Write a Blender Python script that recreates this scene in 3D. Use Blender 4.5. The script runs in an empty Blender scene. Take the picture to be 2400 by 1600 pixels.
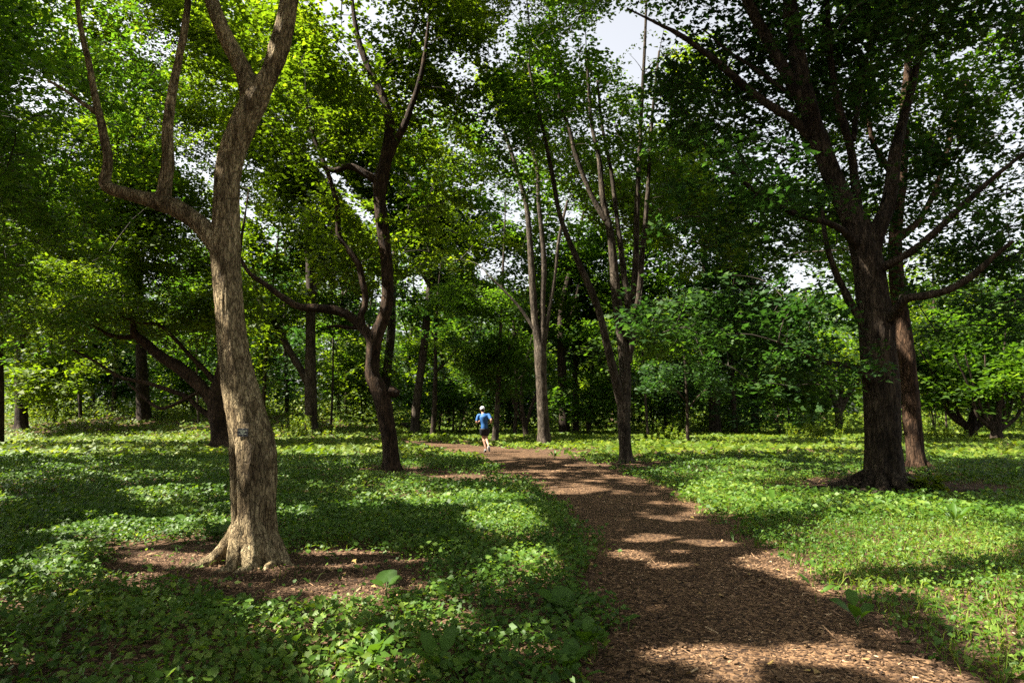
import bpy, bmesh, math, random
import numpy as np
from mathutils import Vector, Matrix
from mathutils.bvhtree import BVHTree

rng = np.random.default_rng(11)
random.seed(5)
SC = bpy.context.scene
COL = SC.collection

# ------------------------------------------------------------------ camera
W, H, F = 2400.0, 1600.0, 1600.0          # the photograph's frame and focal length in its pixels
CAM = np.array([0.0, 0.0, 1.6])
PITCH = math.atan(165.0 / 1600.0)
cam_data = bpy.data.cameras.new('camera')
cam_data.sensor_width = 36.0
cam_data.lens = 24.0
cam_data.clip_start = 0.05
cam_data.clip_end = 2000.0
cam = bpy.data.objects.new('camera', cam_data)
COL.objects.link(cam)
cam.location = CAM
cam.rotation_euler = (math.pi / 2 + PITCH, 0, 0)
SC.camera = cam
CP, SP = math.cos(PITCH), math.sin(PITCH)

# ------------------------------------------------------------------ light
SUN = np.array([0.66, 0.10, -0.80])       # the way the sunlight travels
SUN = SUN / np.linalg.norm(SUN)
world = bpy.data.worlds.new('World')
SC.world = world
world.use_nodes = True
wn = world.node_tree.nodes
wl = world.node_tree.links
wn.clear()
sky = wn.new('ShaderNodeTexSky')
sky.sky_type = 'NISHITA'
sky.sun_disc = False
sky.sun_elevation = math.asin(-SUN[2])
sky.sun_rotation = math.atan2(-SUN[0], -SUN[1])
sky.dust_density = 4.0
sky.air_density = 1.0
sky.ozone_density = 1.0
hs = wn.new('ShaderNodeHueSaturation')
hs.inputs['Saturation'].default_value = 0.22
bg = wn.new('ShaderNodeBackground')
bg.inputs['Strength'].default_value = 0.06
wo = wn.new('ShaderNodeOutputWorld')
wl.new(sky.outputs[0], hs.inputs['Color'])
wl.new(hs.outputs[0], bg.inputs['Color'])
wl.new(bg.outputs[0], wo.inputs['Surface'])
sun_d = bpy.data.lights.new('sun', 'SUN')
sun_d.energy = 5.0
sun_d.angle = math.radians(0.53)
sun_d.color = (1.0, 0.93, 0.80)
sun = bpy.data.objects.new('sun', sun_d)
COL.objects.link(sun)
sun.rotation_euler = Vector(SUN).to_track_quat('-Z', 'Y').to_euler()
SC.view_settings.view_transform = 'Standard'
SC.view_settings.look = 'None'
SC.view_settings.exposure = 2.48
SC.view_settings.gamma = 1.0
SC.view_settings.use_curve_mapping = False
cy = SC.cycles
cy.max_bounces = 6
cy.diffuse_bounces = 3
cy.glossy_bounces = 2
cy.transmission_bounces = 4
cy.transparent_max_bounces = 4
cy.sample_clamp_indirect = 6.0
cy.use_adaptive_sampling = True
cy.adaptive_threshold = 0.006
cy.use_denoising = False
cy.caustics_reflective = False
cy.caustics_refractive = False

# ------------------------------------------------------------------ small maths
def hash3(i):
    i = i.astype(np.int64)
    h = ((i[..., 0] & 0xffff) * 374761393 + (i[..., 1] & 0xffff) * 668265263 + (i[..., 2] & 0xffff) * 974634539 + 1013904223) & 0xffffffff
    h = ((h ^ (h >> 13)) * 1274126177) & 0xffffffff
    h = ((h ^ (h >> 16)) * 1103515245) & 0xffffffff
    h = h ^ (h >> 15)
    return (h & 0xffffff) / float(0xffffff)

def vnoise(p):
    p = np.asarray(p, float)
    i = np.floor(p)
    f = p - i
    f = f * f * (3 - 2 * f)
    out = 0
    for dx in (0, 1):
        for dy in (0, 1):
            for dz in (0, 1):
                w = (f[..., 0] if dx else 1 - f[..., 0]) * (f[..., 1] if dy else 1 - f[..., 1]) * (f[..., 2] if dz else 1 - f[..., 2])
                out = out + w * hash3(i + np.array([dx, dy, dz]))
    return out

def fbm(p, n=3):
    p = np.asarray(p, float)
    s, a, t = 0, 1.0, 0.0
    for k in range(n):
        s = s + a * vnoise(p * (2 ** k) + 17.3 * k)
        t += a
        a *= 0.5
    return s / t

def sstep(a, b, x):
    t = np.clip((x - a) / (b - a), 0, 1)
    return t * t * (3 - 2 * t)

def ground_z(x, y):
    x = np.asarray(x, float); y = np.asarray(y, float)
    z = 1.45 * sstep(38, 54, y) * sstep(-4, -17, x)                  # the bank behind the low tree
    z = z - 0.75 * np.exp(-(((x + 22) / 4.0) ** 2 + ((y - 70) / 7.0) ** 2))
    q = np.stack([x * 0.35, y * 0.35, 0 * x], -1)
    z = z + 0.10 * (fbm(q, 2) - 0.5) * sstep(3, 14, np.hypot(x, y))
    return z

def P(px, py, d):
    """point at depth d (metres ahead) seen at pixel px, py of the 2400 x 1600 frame"""
    a = (px - W / 2) / F
    b = (H / 2 - py) / F
    v = np.array([a, CP - b * SP, SP + b * CP])
    return CAM + v * (d / v[1])

def G(px, py):
    a = (px - W / 2) / F
    b = (H / 2 - py) / F
    v = np.array([a, CP - b * SP, SP + b * CP])
    if v[2] > -0.004:
        v[2] = -0.004
    t = 1.6 / -v[2]
    for _ in range(6):
        q = CAM + v * t
        t = (1.6 - float(ground_z(q[0], q[1]))) / -v[2]
    return CAM + v * t

def to_px(p):
    q = np.asarray(p, float) - CAM
    fwd = q[..., 1] * CP + q[..., 2] * SP
    up = -q[..., 1] * SP + q[..., 2] * CP
    ok = fwd > 0.3
    fw = np.where(ok, fwd, 1.0)
    return W / 2 + F * q[..., 0] / fw, H / 2 - F * up / fw, np.where(ok, fwd, -1.0)

def in_poly(px, py, poly):
    c = np.zeros(px.shape, bool)
    n = len(poly)
    j = n - 1
    for i in range(n):
        xi, yi = poly[i]; xj, yj = poly[j]
        hit = ((yi > py) != (yj > py)) & (px < (xj - xi) * (py - yi) / ((yj - yi) if yj != yi else 1e-9) + xi)
        c ^= hit
        j = i
    return c

# ------------------------------------------------------------------ object helpers
def props(o, label=None, cat=None, group=None, kind=None):
    if label: o['label'] = label
    if cat: o['category'] = cat
    if group: o['group'] = group
    if kind: o['kind'] = kind
    return o

def empty(name, loc, label, cat, group=None, rz=0.0):
    o = bpy.data.objects.new(name, None)
    o.empty_display_size = 0.3
    COL.objects.link(o)
    o.location = loc
    o.rotation_euler = (0, 0, rz)
    return props(o, label, cat, group)

def mesh_obj(name, V, Fc, mat, parent=None, smooth=False, tint=None, loc=None):
    """V in world space; a parented part keeps its place"""
    V = np.asarray(V, np.float32)
    Fc = np.asarray(Fc, np.int32)
    m = bpy.data.meshes.new(name)
    n, k = Fc.shape
    m.vertices.add(len(V))
    org = np.array(parent_world(parent) if parent is not None else (loc if loc is not None else (0, 0, 0)), np.float32)
    m.vertices.foreach_set('co', (V - org).ravel())
    m.loops.add(n * k)
    m.loops.foreach_set('vertex_index', Fc.ravel())
    m.polygons.add(n)
    m.polygons.foreach_set('loop_start', np.arange(0, n * k, k, dtype=np.int32))
    if smooth:
        m.polygons.foreach_set('use_smooth', np.ones(n, bool))
    if tint is not None:
        a = m.attributes.new('tint', 'FLOAT', 'FACE')
        a.data.foreach_set('value', np.asarray(tint, np.float32))
    m.update(calc_edges=True)
    m.materials.append(mat)
    o = bpy.data.objects.new(name, m)
    COL.objects.link(o)
    if parent is not None:
        o.parent = parent
    elif loc is not None:
        o.location = loc
    return o

def parent_world(o):
    v = Vector((0, 0, 0))
    while o is not None:
        v = v + Vector(o.location)
        o = o.parent
    return v

class Soup:
    def __init__(self): self.V, self.F, self.n = [], [], 0
    def add(self, V, Fc):
        V = np.asarray(V, float); Fc = np.asarray(Fc, int)
        self.V.append(V); self.F.append(Fc + self.n); self.n += len(V)
    def arrays(self):
        return np.concatenate(self.V), np.concatenate(self.F)

def spline(pts, n):
    """Catmull-Rom through rows of any width, n samples evenly by length of the first three columns"""
    p = np.asarray(pts, float)
    if len(p) == 2:
        t = np.linspace(0, 1, n)[:, None]
        return p[0] * (1 - t) + p[1] * t
    e = np.vstack([2 * p[0] - p[1], p, 2 * p[-1] - p[-2]])
    out = []
    for i in range(1, len(e) - 2):
        t = np.linspace(0, 1, 12, endpoint=False)[:, None]
        a, b, c, d = e[i - 1], e[i], e[i + 1], e[i + 2]
        out.append(0.5 * ((2 * b) + (-a + c) * t + (2 * a - 5 * b + 4 * c - d) * t ** 2 + (-a + 3 * b - 3 * c + d) * t ** 3))
    out.append(p[-1:])
    q = np.vstack(out)
    s = np.concatenate([[0], np.cumsum(np.linalg.norm(np.diff(q[:, :3], axis=0), axis=1))])
    u = np.linspace(0, s[-1], n)
    return np.stack([np.interp(u, s, q[:, k]) for k in range(q.shape[1])], 1)

def tube(path, seg, ridge=0.0, ridge_k=9.0, ridge_z=0.16, lump=0.06, roots=0, root_amp=0.6, root_h=0.35, seed=0.0, cap=True, flute=None, root_ph=None):
    """quads round a path of x, y, z, r rows"""
    C, R = path[:, :3], path[:, 3]
    T = np.gradient(C, axis=0)
    T /= np.linalg.norm(T, axis=1)[:, None] + 1e-12
    a = np.array([0, -1.0, 0]) if abs(T[0][1]) < 0.9 else np.array([1.0, 0, 0])
    U = np.zeros_like(C); Wv = np.zeros_like(C)
    u = a - T[0] * a.dot(T[0])
    for i in range(len(C)):
        u = u - T[i] * u.dot(T[i])
        u /= np.linalg.norm(u) + 1e-12
        U[i] = u
        Wv[i] = np.cross(T[i], u)
    th = np.linspace(0, 2 * math.pi, seg, endpoint=False)
    D = U[:, None, :] * np.cos(th)[None, :, None] + Wv[:, None, :] * np.sin(th)[None, :, None]
    rr = np.repeat(R[:, None], seg, 1)
    V0 = C[:, None, :] + D * rr[..., None]
    if roots:
        ph = np.array(root_ph) if root_ph is not None else (np.arange(roots) + 0.35 * rng.standard_normal(roots)) * 2 * math.pi / roots
        hgt = np.clip(C[:, 2] - C[0, 2] - 0.1, 0, None)
        lob = np.zeros_like(th)
        for k, p0 in enumerate(ph):
            dl = np.angle(np.exp(1j * (th - p0)))
            lob = np.maximum(lob, (0.65 + 0.35 * math.sin(3.1 * k + 1)) * np.exp(-(dl / 0.30) ** 2))
        fall = np.exp(-hgt / root_h)[:, None]
        rr = rr * (1 + root_amp * fall * (0.35 + lob[None, :] * 1.2) * (0.3 + 0.7 * fall))
        # grooves between the roots run a little way up the trunk
        rr = rr * (1 - 0.10 * np.exp(-hgt / (root_h * 4))[:, None] * (1 - lob[None, :]))
    if flute is not None:
        rr = rr * flute(C[:, 2][:, None], th[None, :])
    q = V0 * np.array([1, 1, 0.35]) * 2.2 + seed
    rr = rr * (1 + lump * 2 * (fbm(q / max(R.max(), 0.05) * 0.25, 3) - 0.5))
    if ridge > 0:
        q = V0 * np.array([ridge_k, ridge_k, ridge_k * ridge_z]) + seed * 3
        n1 = fbm(q + 0.9 * fbm(V0 * 4.0, 2)[..., None], 3)
        rr = rr + ridge * (np.abs(n1 - 0.5) * 4 - 0.7)
    V = C[:, None, :] + D * rr[..., None]
    n = len(C)
    i = np.arange(n - 1)[:, None] * seg
    j = np.arange(seg)[None, :]
    j2 = (j + 1) % seg
    Fq = np.stack([i + j, i + j2, i + seg + j2, i + seg + j], -1).reshape(-1, 4)
    V = V.reshape(-1, 3)
    if cap:
        c = len(V)
        V = np.vstack([V, C[-1:] + T[-1:] * R[-1] * 0.4])
        b = (n - 1) * seg
        jj = np.arange(seg)
        Fq = np.vstack([Fq, np.stack([b + jj, b + (jj + 1) % seg, np.full(seg, c), np.full(seg, c)], -1)[:, :4]])
    return V, Fq

def tidy_quads(Fq):
    return Fq

# degenerate cap quads are split into triangles here
def quad_mesh(name, V, Fq, mat, parent=None, smooth=True):
    V = np.asarray(V, float)
    deg = Fq[:, 2] == Fq[:, 3]
    Q, T3 = Fq[~deg], Fq[deg][:, :3]
    m = bpy.data.meshes.new(name)
    org = np.array(parent_world(parent) if parent is not None else (0, 0, 0))
    m.vertices.add(len(V))
    m.vertices.foreach_set('co', (V - org).astype(np.float32).ravel())
    li = np.concatenate([Q.ravel(), T3.ravel()]).astype(np.int32)
    st = np.concatenate([np.arange(len(Q)) * 4, len(Q) * 4 + np.arange(len(T3)) * 3]).astype(np.int32)
    m.loops.add(len(li)); m.loops.foreach_set('vertex_index', li)
    m.polygons.add(len(st)); m.polygons.foreach_set('loop_start', st)
    m.polygons.foreach_set('use_smooth', np.full(len(st), smooth, bool))
    m.update(calc_edges=True)
    m.materials.append(mat)
    o = bpy.data.objects.new(name, m)
    COL.objects.link(o)
    o.parent = parent
    return o

# ------------------------------------------------------------------ materials
def new_mat(name):
    m = bpy.data.materials.new(name)
    m.use_nodes = True
    nt = m.node_tree
    nt.nodes.clear()
    return m, nt, nt.nodes.new, nt.links.new

def ramp(nt, stops, fac):
    r = nt.nodes.new('ShaderNodeValToRGB')
    e = r.color_ramp.elements
    e[0].position, e[0].color = stops[0][0], (*stops[0][1], 1)
    e[1].position, e[1].color = stops[1][0], (*stops[1][1], 1)
    for p, c in stops[2:]:
        x = e.new(p); x.color = (*c, 1)
    nt.links.new(fac, r.inputs['Fac'])
    return r

def leaf_mat(name, dark, mid, light, trans, mixf=0.45, rough=0.45, spec=0.35):
    m, nt, N, L = new_mat(name)
    at = N('ShaderNodeAttribute'); at.attribute_name = 'tint'
    r = ramp(nt, [(0.0, dark), (1.0, light), (0.55, mid)], at.outputs['Fac'])
    pr = N('ShaderNodeBsdfPrincipled')
    pr.inputs['Roughness'].default_value = rough
    pr.inputs['Specular IOR Level'].default_value = spec
    L(r.outputs[0], pr.inputs['Base Color'])
    tr = N('ShaderNodeBsdfTranslucent')
    mx = N('ShaderNodeMix'); mx.data_type = 'RGBA'; mx.blend_type = 'MULTIPLY'
    mx.inputs[0].default_value = 1.0
    L(r.outputs[0], mx.inputs[6]); mx.inputs[7].default_value = (*trans, 1)
    L(mx.outputs[2], tr.inputs['Color'])
    ms = N('ShaderNodeMixShader'); ms.inputs[0].default_value = mixf
    L(pr.outputs[0], ms.inputs[1]); L(tr.outputs[0], ms.inputs[2])
    o = N('ShaderNodeOutputMaterial'); L(ms.outputs[0], o.inputs['Surface'])
    return m

def bark_mat(name, c0, c1, c2, scale=6.0, bump=0.6, zs=0.22):
    m, nt, N, L = new_mat(name)
    tc = N('ShaderNodeTexCoord')
    mp = N('ShaderNodeMapping'); mp.inputs['Scale'].default_value = (scale, scale, scale * zs)
    L(tc.outputs['Object'], mp.inputs['Vector'])
    n1 = N('ShaderNodeTexNoise'); n1.inputs['Scale'].default_value = 3.2; n1.inputs['Detail'].default_value = 7; n1.inputs['Roughness'].default_value = 0.68; n1.inputs['Distortion'].default_value = 0.6
    L(mp.outputs[0], n1.inputs['Vector'])
    vo = N('ShaderNodeTexVoronoi'); vo.feature = 'DISTANCE_TO_EDGE'; vo.inputs['Scale'].default_value = 2.6
    wv = N('ShaderNodeVectorMath'); wv.operation = 'ADD'
    n3 = N('ShaderNodeTexNoise'); n3.inputs['Scale'].default_value = 2.0; n3.inputs['Detail'].default_value = 3
    L(mp.outputs[0], n3.inputs['Vector'])
    L(mp.outputs[0], wv.inputs[0]); L(n3.outputs['Color'], wv.inputs[1])
    L(wv.outputs[0], vo.inputs['Vector'])
    r = ramp(nt, [(0.30, c0), (0.72, c2), (0.50, c1)], n1.outputs['Fac'])
    n2 = N('ShaderNodeTexNoise'); n2.inputs['Scale'].default_value = 1.3; n2.inputs['Detail'].default_value = 4
    L(tc.outputs['Object'], n2.inputs['Vector'])
    mx = N('ShaderNodeMix'); mx.data_type = 'RGBA'; mx.blend_type = 'MULTIPLY'
    r2 = ramp(nt, [(0.32, (0.55, 0.52, 0.50)), (0.62, (1.12, 1.10, 1.05))], n2.outputs['Fac'])
    mx.inputs[0].default_value = 1.0
    L(r.outputs[0], mx.inputs[6]); L(r2.outputs[0], mx.inputs[7])
    cr = N('ShaderNodeMapRange'); cr.inputs['From Max'].default_value = 0.12; cr.inputs['To Min'].default_value = 0.45
    L(vo.outputs['Distance'], cr.inputs['Value'])
    m2 = N('ShaderNodeMix'); m2.data_type = 'RGBA'; m2.blend_type = 'MULTIPLY'; m2.inputs[0].default_value = 0.8
    cc = N('ShaderNodeCombineColor')
    for k in range(3): L(cr.outputs[0], cc.inputs[k])
    L(mx.outputs[2], m2.inputs[6]); L(cc.outputs[0], m2.inputs[7])
    mp4 = N('ShaderNodeMapping'); mp4.inputs['Scale'].default_value = (1, 1, 0.4)
    L(tc.outputs['Object'], mp4.inputs['Vector'])
    n4 = N('ShaderNodeTexNoise'); n4.inputs['Scale'].default_value = 7.5; n4.inputs['Detail'].default_value = 6; n4.inputs['Roughness'].default_value = 0.7; n4.inputs['Distortion'].default_value = 0.8
    L(mp4.outputs[0], n4.inputs['Vector'])
    r4 = ramp(nt, [(0.40, (0.34, 0.30, 0.26)), (0.56, (1.05, 1.05, 1.05))], n4.outputs['Fac'])
    m4 = N('ShaderNodeMix'); m4.data_type = 'RGBA'; m4.blend_type = 'MULTIPLY'; m4.inputs[0].default_value = 0.85
    L(m2.outputs[2], m4.inputs[6]); L(r4.outputs[0], m4.inputs[7])
    pr = N('ShaderNodeBsdfPrincipled'); pr.inputs['Roughness'].default_value = 0.9; pr.inputs['Specular IOR Level'].default_value = 0.15
    L(m4.outputs[2], pr.inputs['Base Color'])
    ad = N('ShaderNodeMath'); ad.operation = 'ADD'
    L(n1.outputs['Fac'], ad.inputs[0]); L(cr.outputs[0], ad.inputs[1])
    bp = N('ShaderNodeBump'); bp.inputs['Strength'].default_value = bump; bp.inputs['Distance'].default_value = 0.03
    L(ad.outputs[0], bp.inputs['Height']); L(bp.outputs[0], pr.inputs['Normal'])
    o = N('ShaderNodeOutputMaterial'); L(pr.outputs[0], o.inputs['Surface'])
    return m

def plain_mat(name, col, rough=0.6, noise=0.25, scale=30.0, spec=0.3, metal=0.0, bump=0.0):
    m, nt, N, L = new_mat(name)
    tc = N('ShaderNodeTexCoord')
    n1 = N('ShaderNodeTexNoise'); n1.inputs['Scale'].default_value = scale; n1.inputs['Detail'].default_value = 4
    L(tc.outputs['Object'], n1.inputs['Vector'])
    r = ramp(nt, [(0.3, tuple(c * (1 - noise) for c in col)), (0.7, tuple(min(1, c * (1 + noise)) for c in col))], n1.outputs['Fac'])
    pr = N('ShaderNodeBsdfPrincipled'); pr.inputs['Roughness'].default_value = rough
    pr.inputs['Specular IOR Level'].default_value = spec; pr.inputs['Metallic'].default_value = metal
    L(r.outputs[0], pr.inputs['Base Color'])
    if bump:
        bp = N('ShaderNodeBump'); bp.inputs['Strength'].default_value = bump; bp.inputs['Distance'].default_value = 0.02
        L(n1.outputs['Fac'], bp.inputs['Height']); L(bp.outputs[0], pr.inputs['Normal'])
    o = N('ShaderNodeOutputMaterial'); L(pr.outputs[0], o.inputs['Surface'])
    return m

def soil_mat(name, stops, scale=26.0, bump=0.8):
    m, nt, N, L = new_mat(name)
    tc = N('ShaderNodeTexCoord')
    mp = N('ShaderNodeMapping'); mp.inputs['Scale'].default_value = (1, 1, 1)
    L(tc.outputs['Object'], mp.inputs['Vector'])
    vo = N('ShaderNodeTexVoronoi'); vo.inputs['Scale'].default_value = scale * 1.6; vo.inputs['Randomness'].default_value = 1.0
    n1 = N('ShaderNodeTexNoise'); n1.inputs['Scale'].default_value = scale; n1.inputs['Detail'].default_value = 6; n1.inputs['Roughness'].default_value = 0.75
    n2 = N('ShaderNodeTexNoise'); n2.inputs['Scale'].default_value = 0.7; n2.inputs['Detail'].default_value = 5
    for n in (vo, n1, n2): L(mp.outputs[0], n.inputs['Vector'])
    sp = N('ShaderNodeSeparateColor'); L(vo.outputs['Color'], sp.inputs[0])
    mm = N('ShaderNodeMix'); mm.data_type = 'FLOAT'; mm.inputs[0].default_value = 0.5
    L(sp.outputs[0], mm.inputs[2]); L(n1.outputs['Fac'], mm.inputs[3])
    r = ramp(nt, stops, mm.outputs[0])
    r2 = ramp(nt, [(0.3, (0.7, 0.7, 0.7)), (0.7, (1.15, 1.12, 1.08))], n2.outputs['Fac'])
    mx = N('ShaderNodeMix'); mx.data_type = 'RGBA'; mx.blend_type = 'MULTIPLY'; mx.inputs[0].default_value = 1
    L(r.outputs[0], mx.inputs[6]); L(r2.outputs[0], mx.inputs[7])
    pr = N('ShaderNodeBsdfPrincipled'); pr.inputs['Roughness'].default_value = 0.95; pr.inputs['Specular IOR Level'].default_value = 0.1
    L(mx.outputs[2], pr.inputs['Base Color'])
    bp = N('ShaderNodeBump'); bp.inputs['Strength'].default_value = bump; bp.inputs['Distance'].default_value = 0.03
    L(mm.outputs[0], bp.inputs['Height']); L(bp.outputs[0], pr.inputs['Normal'])
    o = N('ShaderNodeOutputMaterial'); L(pr.outputs[0], o.inputs['Surface'])
    return m

def chip_mat(name, stops):
    m, nt, N, L = new_mat(name)
    at = N('ShaderNodeAttribute'); at.attribute_name = 'tint'
    r = ramp(nt, stops, at.outputs['Fac'])
    pr = N('ShaderNodeBsdfPrincipled'); pr.inputs['Roughness'].default_value = 0.85; pr.inputs['Specular IOR Level'].default_value = 0.2
    L(r.outputs[0], pr.inputs['Base Color'])
    o = N('ShaderNodeOutputMaterial'); L(pr.outputs[0], o.inputs['Surface'])
    return m

M_LEAF_YEL = leaf_mat('leaf_yellow_green', (0.032, 0.058, 0.005), (0.065, 0.105, 0.008), (0.120, 0.150, 0.012), (2.7, 2.7, 0.8), mixf=0.47, spec=0.22, rough=0.55)
M_LEAF_MID = leaf_mat('leaf_mid_green', (0.022, 0.052, 0.006), (0.045, 0.090, 0.010), (0.090, 0.135, 0.016), (2.6, 2.7, 0.9), mixf=0.47, spec=0.22, rough=0.55)
M_LEAF_COOL = leaf_mat('leaf_cool_green', (0.016, 0.042, 0.010), (0.029, 0.068, 0.016), (0.060, 0.110, 0.026), (1.7, 1.9, 0.8), spec=0.25, rough=0.5)
M_COVER = leaf_mat('ground_leaf', (0.022, 0.058, 0.006), (0.056, 0.120, 0.012), (0.140, 0.205, 0.032), (1.9, 1.7, 0.7), mixf=0.4, spec=0.22, rough=0.5)
M_COVER_YEL = leaf_mat('ground_grass', (0.036, 0.078, 0.005), (0.080, 0.130, 0.010), (0.160, 0.195, 0.022), (1.8, 1.7, 0.6), mixf=0.4, spec=0.2, rough=0.55)
M_BARK_TAN = bark_mat('bark_tan', (0.060, 0.042, 0.025), (0.35, 0.275, 0.160), (0.60, 0.50, 0.31), 10.0, 1.0, 0.26)
M_BARK_PRUNED = bark_mat('bark_blackish', (0.018, 0.012, 0.008), (0.050, 0.032, 0.020), (0.120, 0.075, 0.045), 5.0, 0.9)
M_BARK_RED = bark_mat('bark_reddish', (0.020, 0.012, 0.007), (0.060, 0.036, 0.022), (0.150, 0.090, 0.054), 5.0, 0.9)
M_BARK_DARK = bark_mat('bark_dark', (0.016, 0.012, 0.009), (0.048, 0.036, 0.026), (0.115, 0.088, 0.062), 5.0, 0.9)
M_BARK_GREY = bark_mat('bark_grey', (0.022, 0.018, 0.014), (0.074, 0.060, 0.046), (0.18, 0.15, 0.115), 5.0, 0.8)
M_BARK_BROWN = bark_mat('bark_brown', (0.028, 0.017, 0.010), (0.090, 0.055, 0.034), (0.20, 0.125, 0.075), 5.0, 0.8)
M_SOIL = soil_mat('forest_soil', [(0.30, (0.030, 0.018, 0.011)), (0.72, (0.150, 0.090, 0.055)), (0.5, (0.070, 0.042, 0.026))])
M_PATH = soil_mat('mulch_path', [(0.28, (0.018, 0.011, 0.008)), (0.74, (0.190, 0.115, 0.062)), (0.5, (0.072, 0.042, 0.023))], 30.0)
M_CHIP = chip_mat('wood_chip', [(0.0, (0.024, 0.015, 0.010)), (1.0, (0.46, 0.335, 0.200)), (0.45, (0.094, 0.054, 0.028)), (0.8, (0.23, 0.142, 0.078))])
M_TWIG = plain_mat('twig_bark', (0.026, 0.020, 0.014), 0.9, 0.3, 20)

# ------------------------------------------------------------------ light and gaps that shape the crowns
S = 2400.0 / 2352.0
# places where the sun reaches the ground: ellipses by the pixel where they are seen  (px, py, rx, ry)
LIT = [(x * S, y * S, a * S, b * S) for x, y, a, b in [
    (1780, 1515, 330, 26), (1600, 1500, 170, 20), (1960, 1525, 210, 20), (1850, 1500, 120, 20), (2080, 1250, 300, 62), (2250, 1390, 170, 60), (1850, 1290, 160, 45), (1680, 1150, 140, 40), (2120, 1160, 170, 22),
    (1060, 1160, 190, 22), (1180, 1215, 100, 32), (1240, 1310, 70, 45), (380, 1150, 90, 20), (400, 1285, 130, 22), (300, 1230, 190, 22), (800, 1270, 120, 12),
    (250, 1014, 330, 9), (60, 955, 120, 10), (240, 955, 220, 7), (760, 1045, 130, 12), (1075, 1098, 120, 9), (1330, 1130, 90, 9), (1100, 1052, 90, 5),
    (1500, 1240, 90, 12), (1460, 1280, 100, 16), (1530, 1300, 70, 12), (1640, 1250, 60, 14), (1800, 1035, 260, 8), (1600, 1022, 220, 6), (1700, 1075, 150, 8), (2250, 1050, 150, 12),
    (1350, 1070, 60, 5), (1980, 1110, 60, 8), (880, 1510, 150, 40), (1010, 1430, 120, 40), (700, 1350, 90, 12), (1250, 1485, 60, 40),
    (2280, 1480, 120, 30), (1960, 1360, 120, 24), (1580, 1010, 160, 5), (1750, 1010, 120, 5), (960, 975, 60, 6), (1115, 1010, 80, 6)]]
# bright trunk faces and the runner: lines towards the sun kept clear  (px, py, depth, radius)
CLEAR = [(575, 1010, 7.3, 0.22), (600, 1110, 7.3, 0.18), (560, 1200, 7.3, .14), (560, 900, 7.3, 0.10), (545, 800, 7.3, 0.18), (530, 640, 7.3, 0.16), (540, 720, 7.3, .12), (560, 1270, 7.3, 0.24), (480, 1290, 7.3, .2),
         (300, 445, 7.2, 0.16), (250, 400, 7.2, 0.16), (640, 130, 7.3, 0.16), (630, 200, 7.3, 0.08), (1125, 985, 26.7, 0.22), (1137, 1040, 26.7, 0.2),
         (1275, 1000, 31.6, 0.5), (1250, 680, 31.6, 0.7), (1440, 620, 21.5, 0.5), (1360, 400, 21.5, 0.5), (1430, 430, 21.5, 0.5), (875, 880, 18.7, 0.3), (890, 760, 18.8, 0.25),
         (2125, 800, 18.2, 0.35), (2140, 1060, 18.2, 0.3), (2065, 640, 13.8, 0.15), (2110, 705, 14.0, 0.2), (2060, 760, 13.8, 0.2)]
CLEAR = [(P(a, b, d), r) for a, b, d, r in CLEAR]
# windows of open sky in the crowns  (px, py, rx, ry, share of the leaves that stay)
GAPS = [(x * S, y * S, a * S, b * S, k) for x, y, a, b, k in [
    (1215, 20, 50, 45, .15), (1300, 30, 40, 30, .3), (1440, 150, 50, 60, .55), (1530, 90, 50, 30, .25), (1500, 260, 40, 40, .4), (2325, 290, 38, 75, .25), (2320, 400, 40, 40, .3), (2250, 380, 60, 40, .5),
    (2200, 520, 60, 40, .5), (2330, 480, 40, 50, .5), (350, 640, 36, 20, .45), (385, 590, 26, 16, .55), (960, 650, 40, 25, .3), (1120, 625, 35, 25, .3), (1190, 650, 40, 25, .35),
    (1130, 130, 40, 30, .4), (1065, 160, 40, 50, .4), (1530, 600, 60, 40, .4), (100, 90, 40, 40, .45), (110, 230, 90, 50, .5), (310, 110, 80, 40, .55), (60, 190, 50, 40, .5),
    (2060, 380, 40, 60, .45), (2120, 630, 40, 40, .5), (820, 130, 60, 40, .6), (640, 560, 40, 40, .5), (1390, 620, 60, 30, .4)]]

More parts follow.
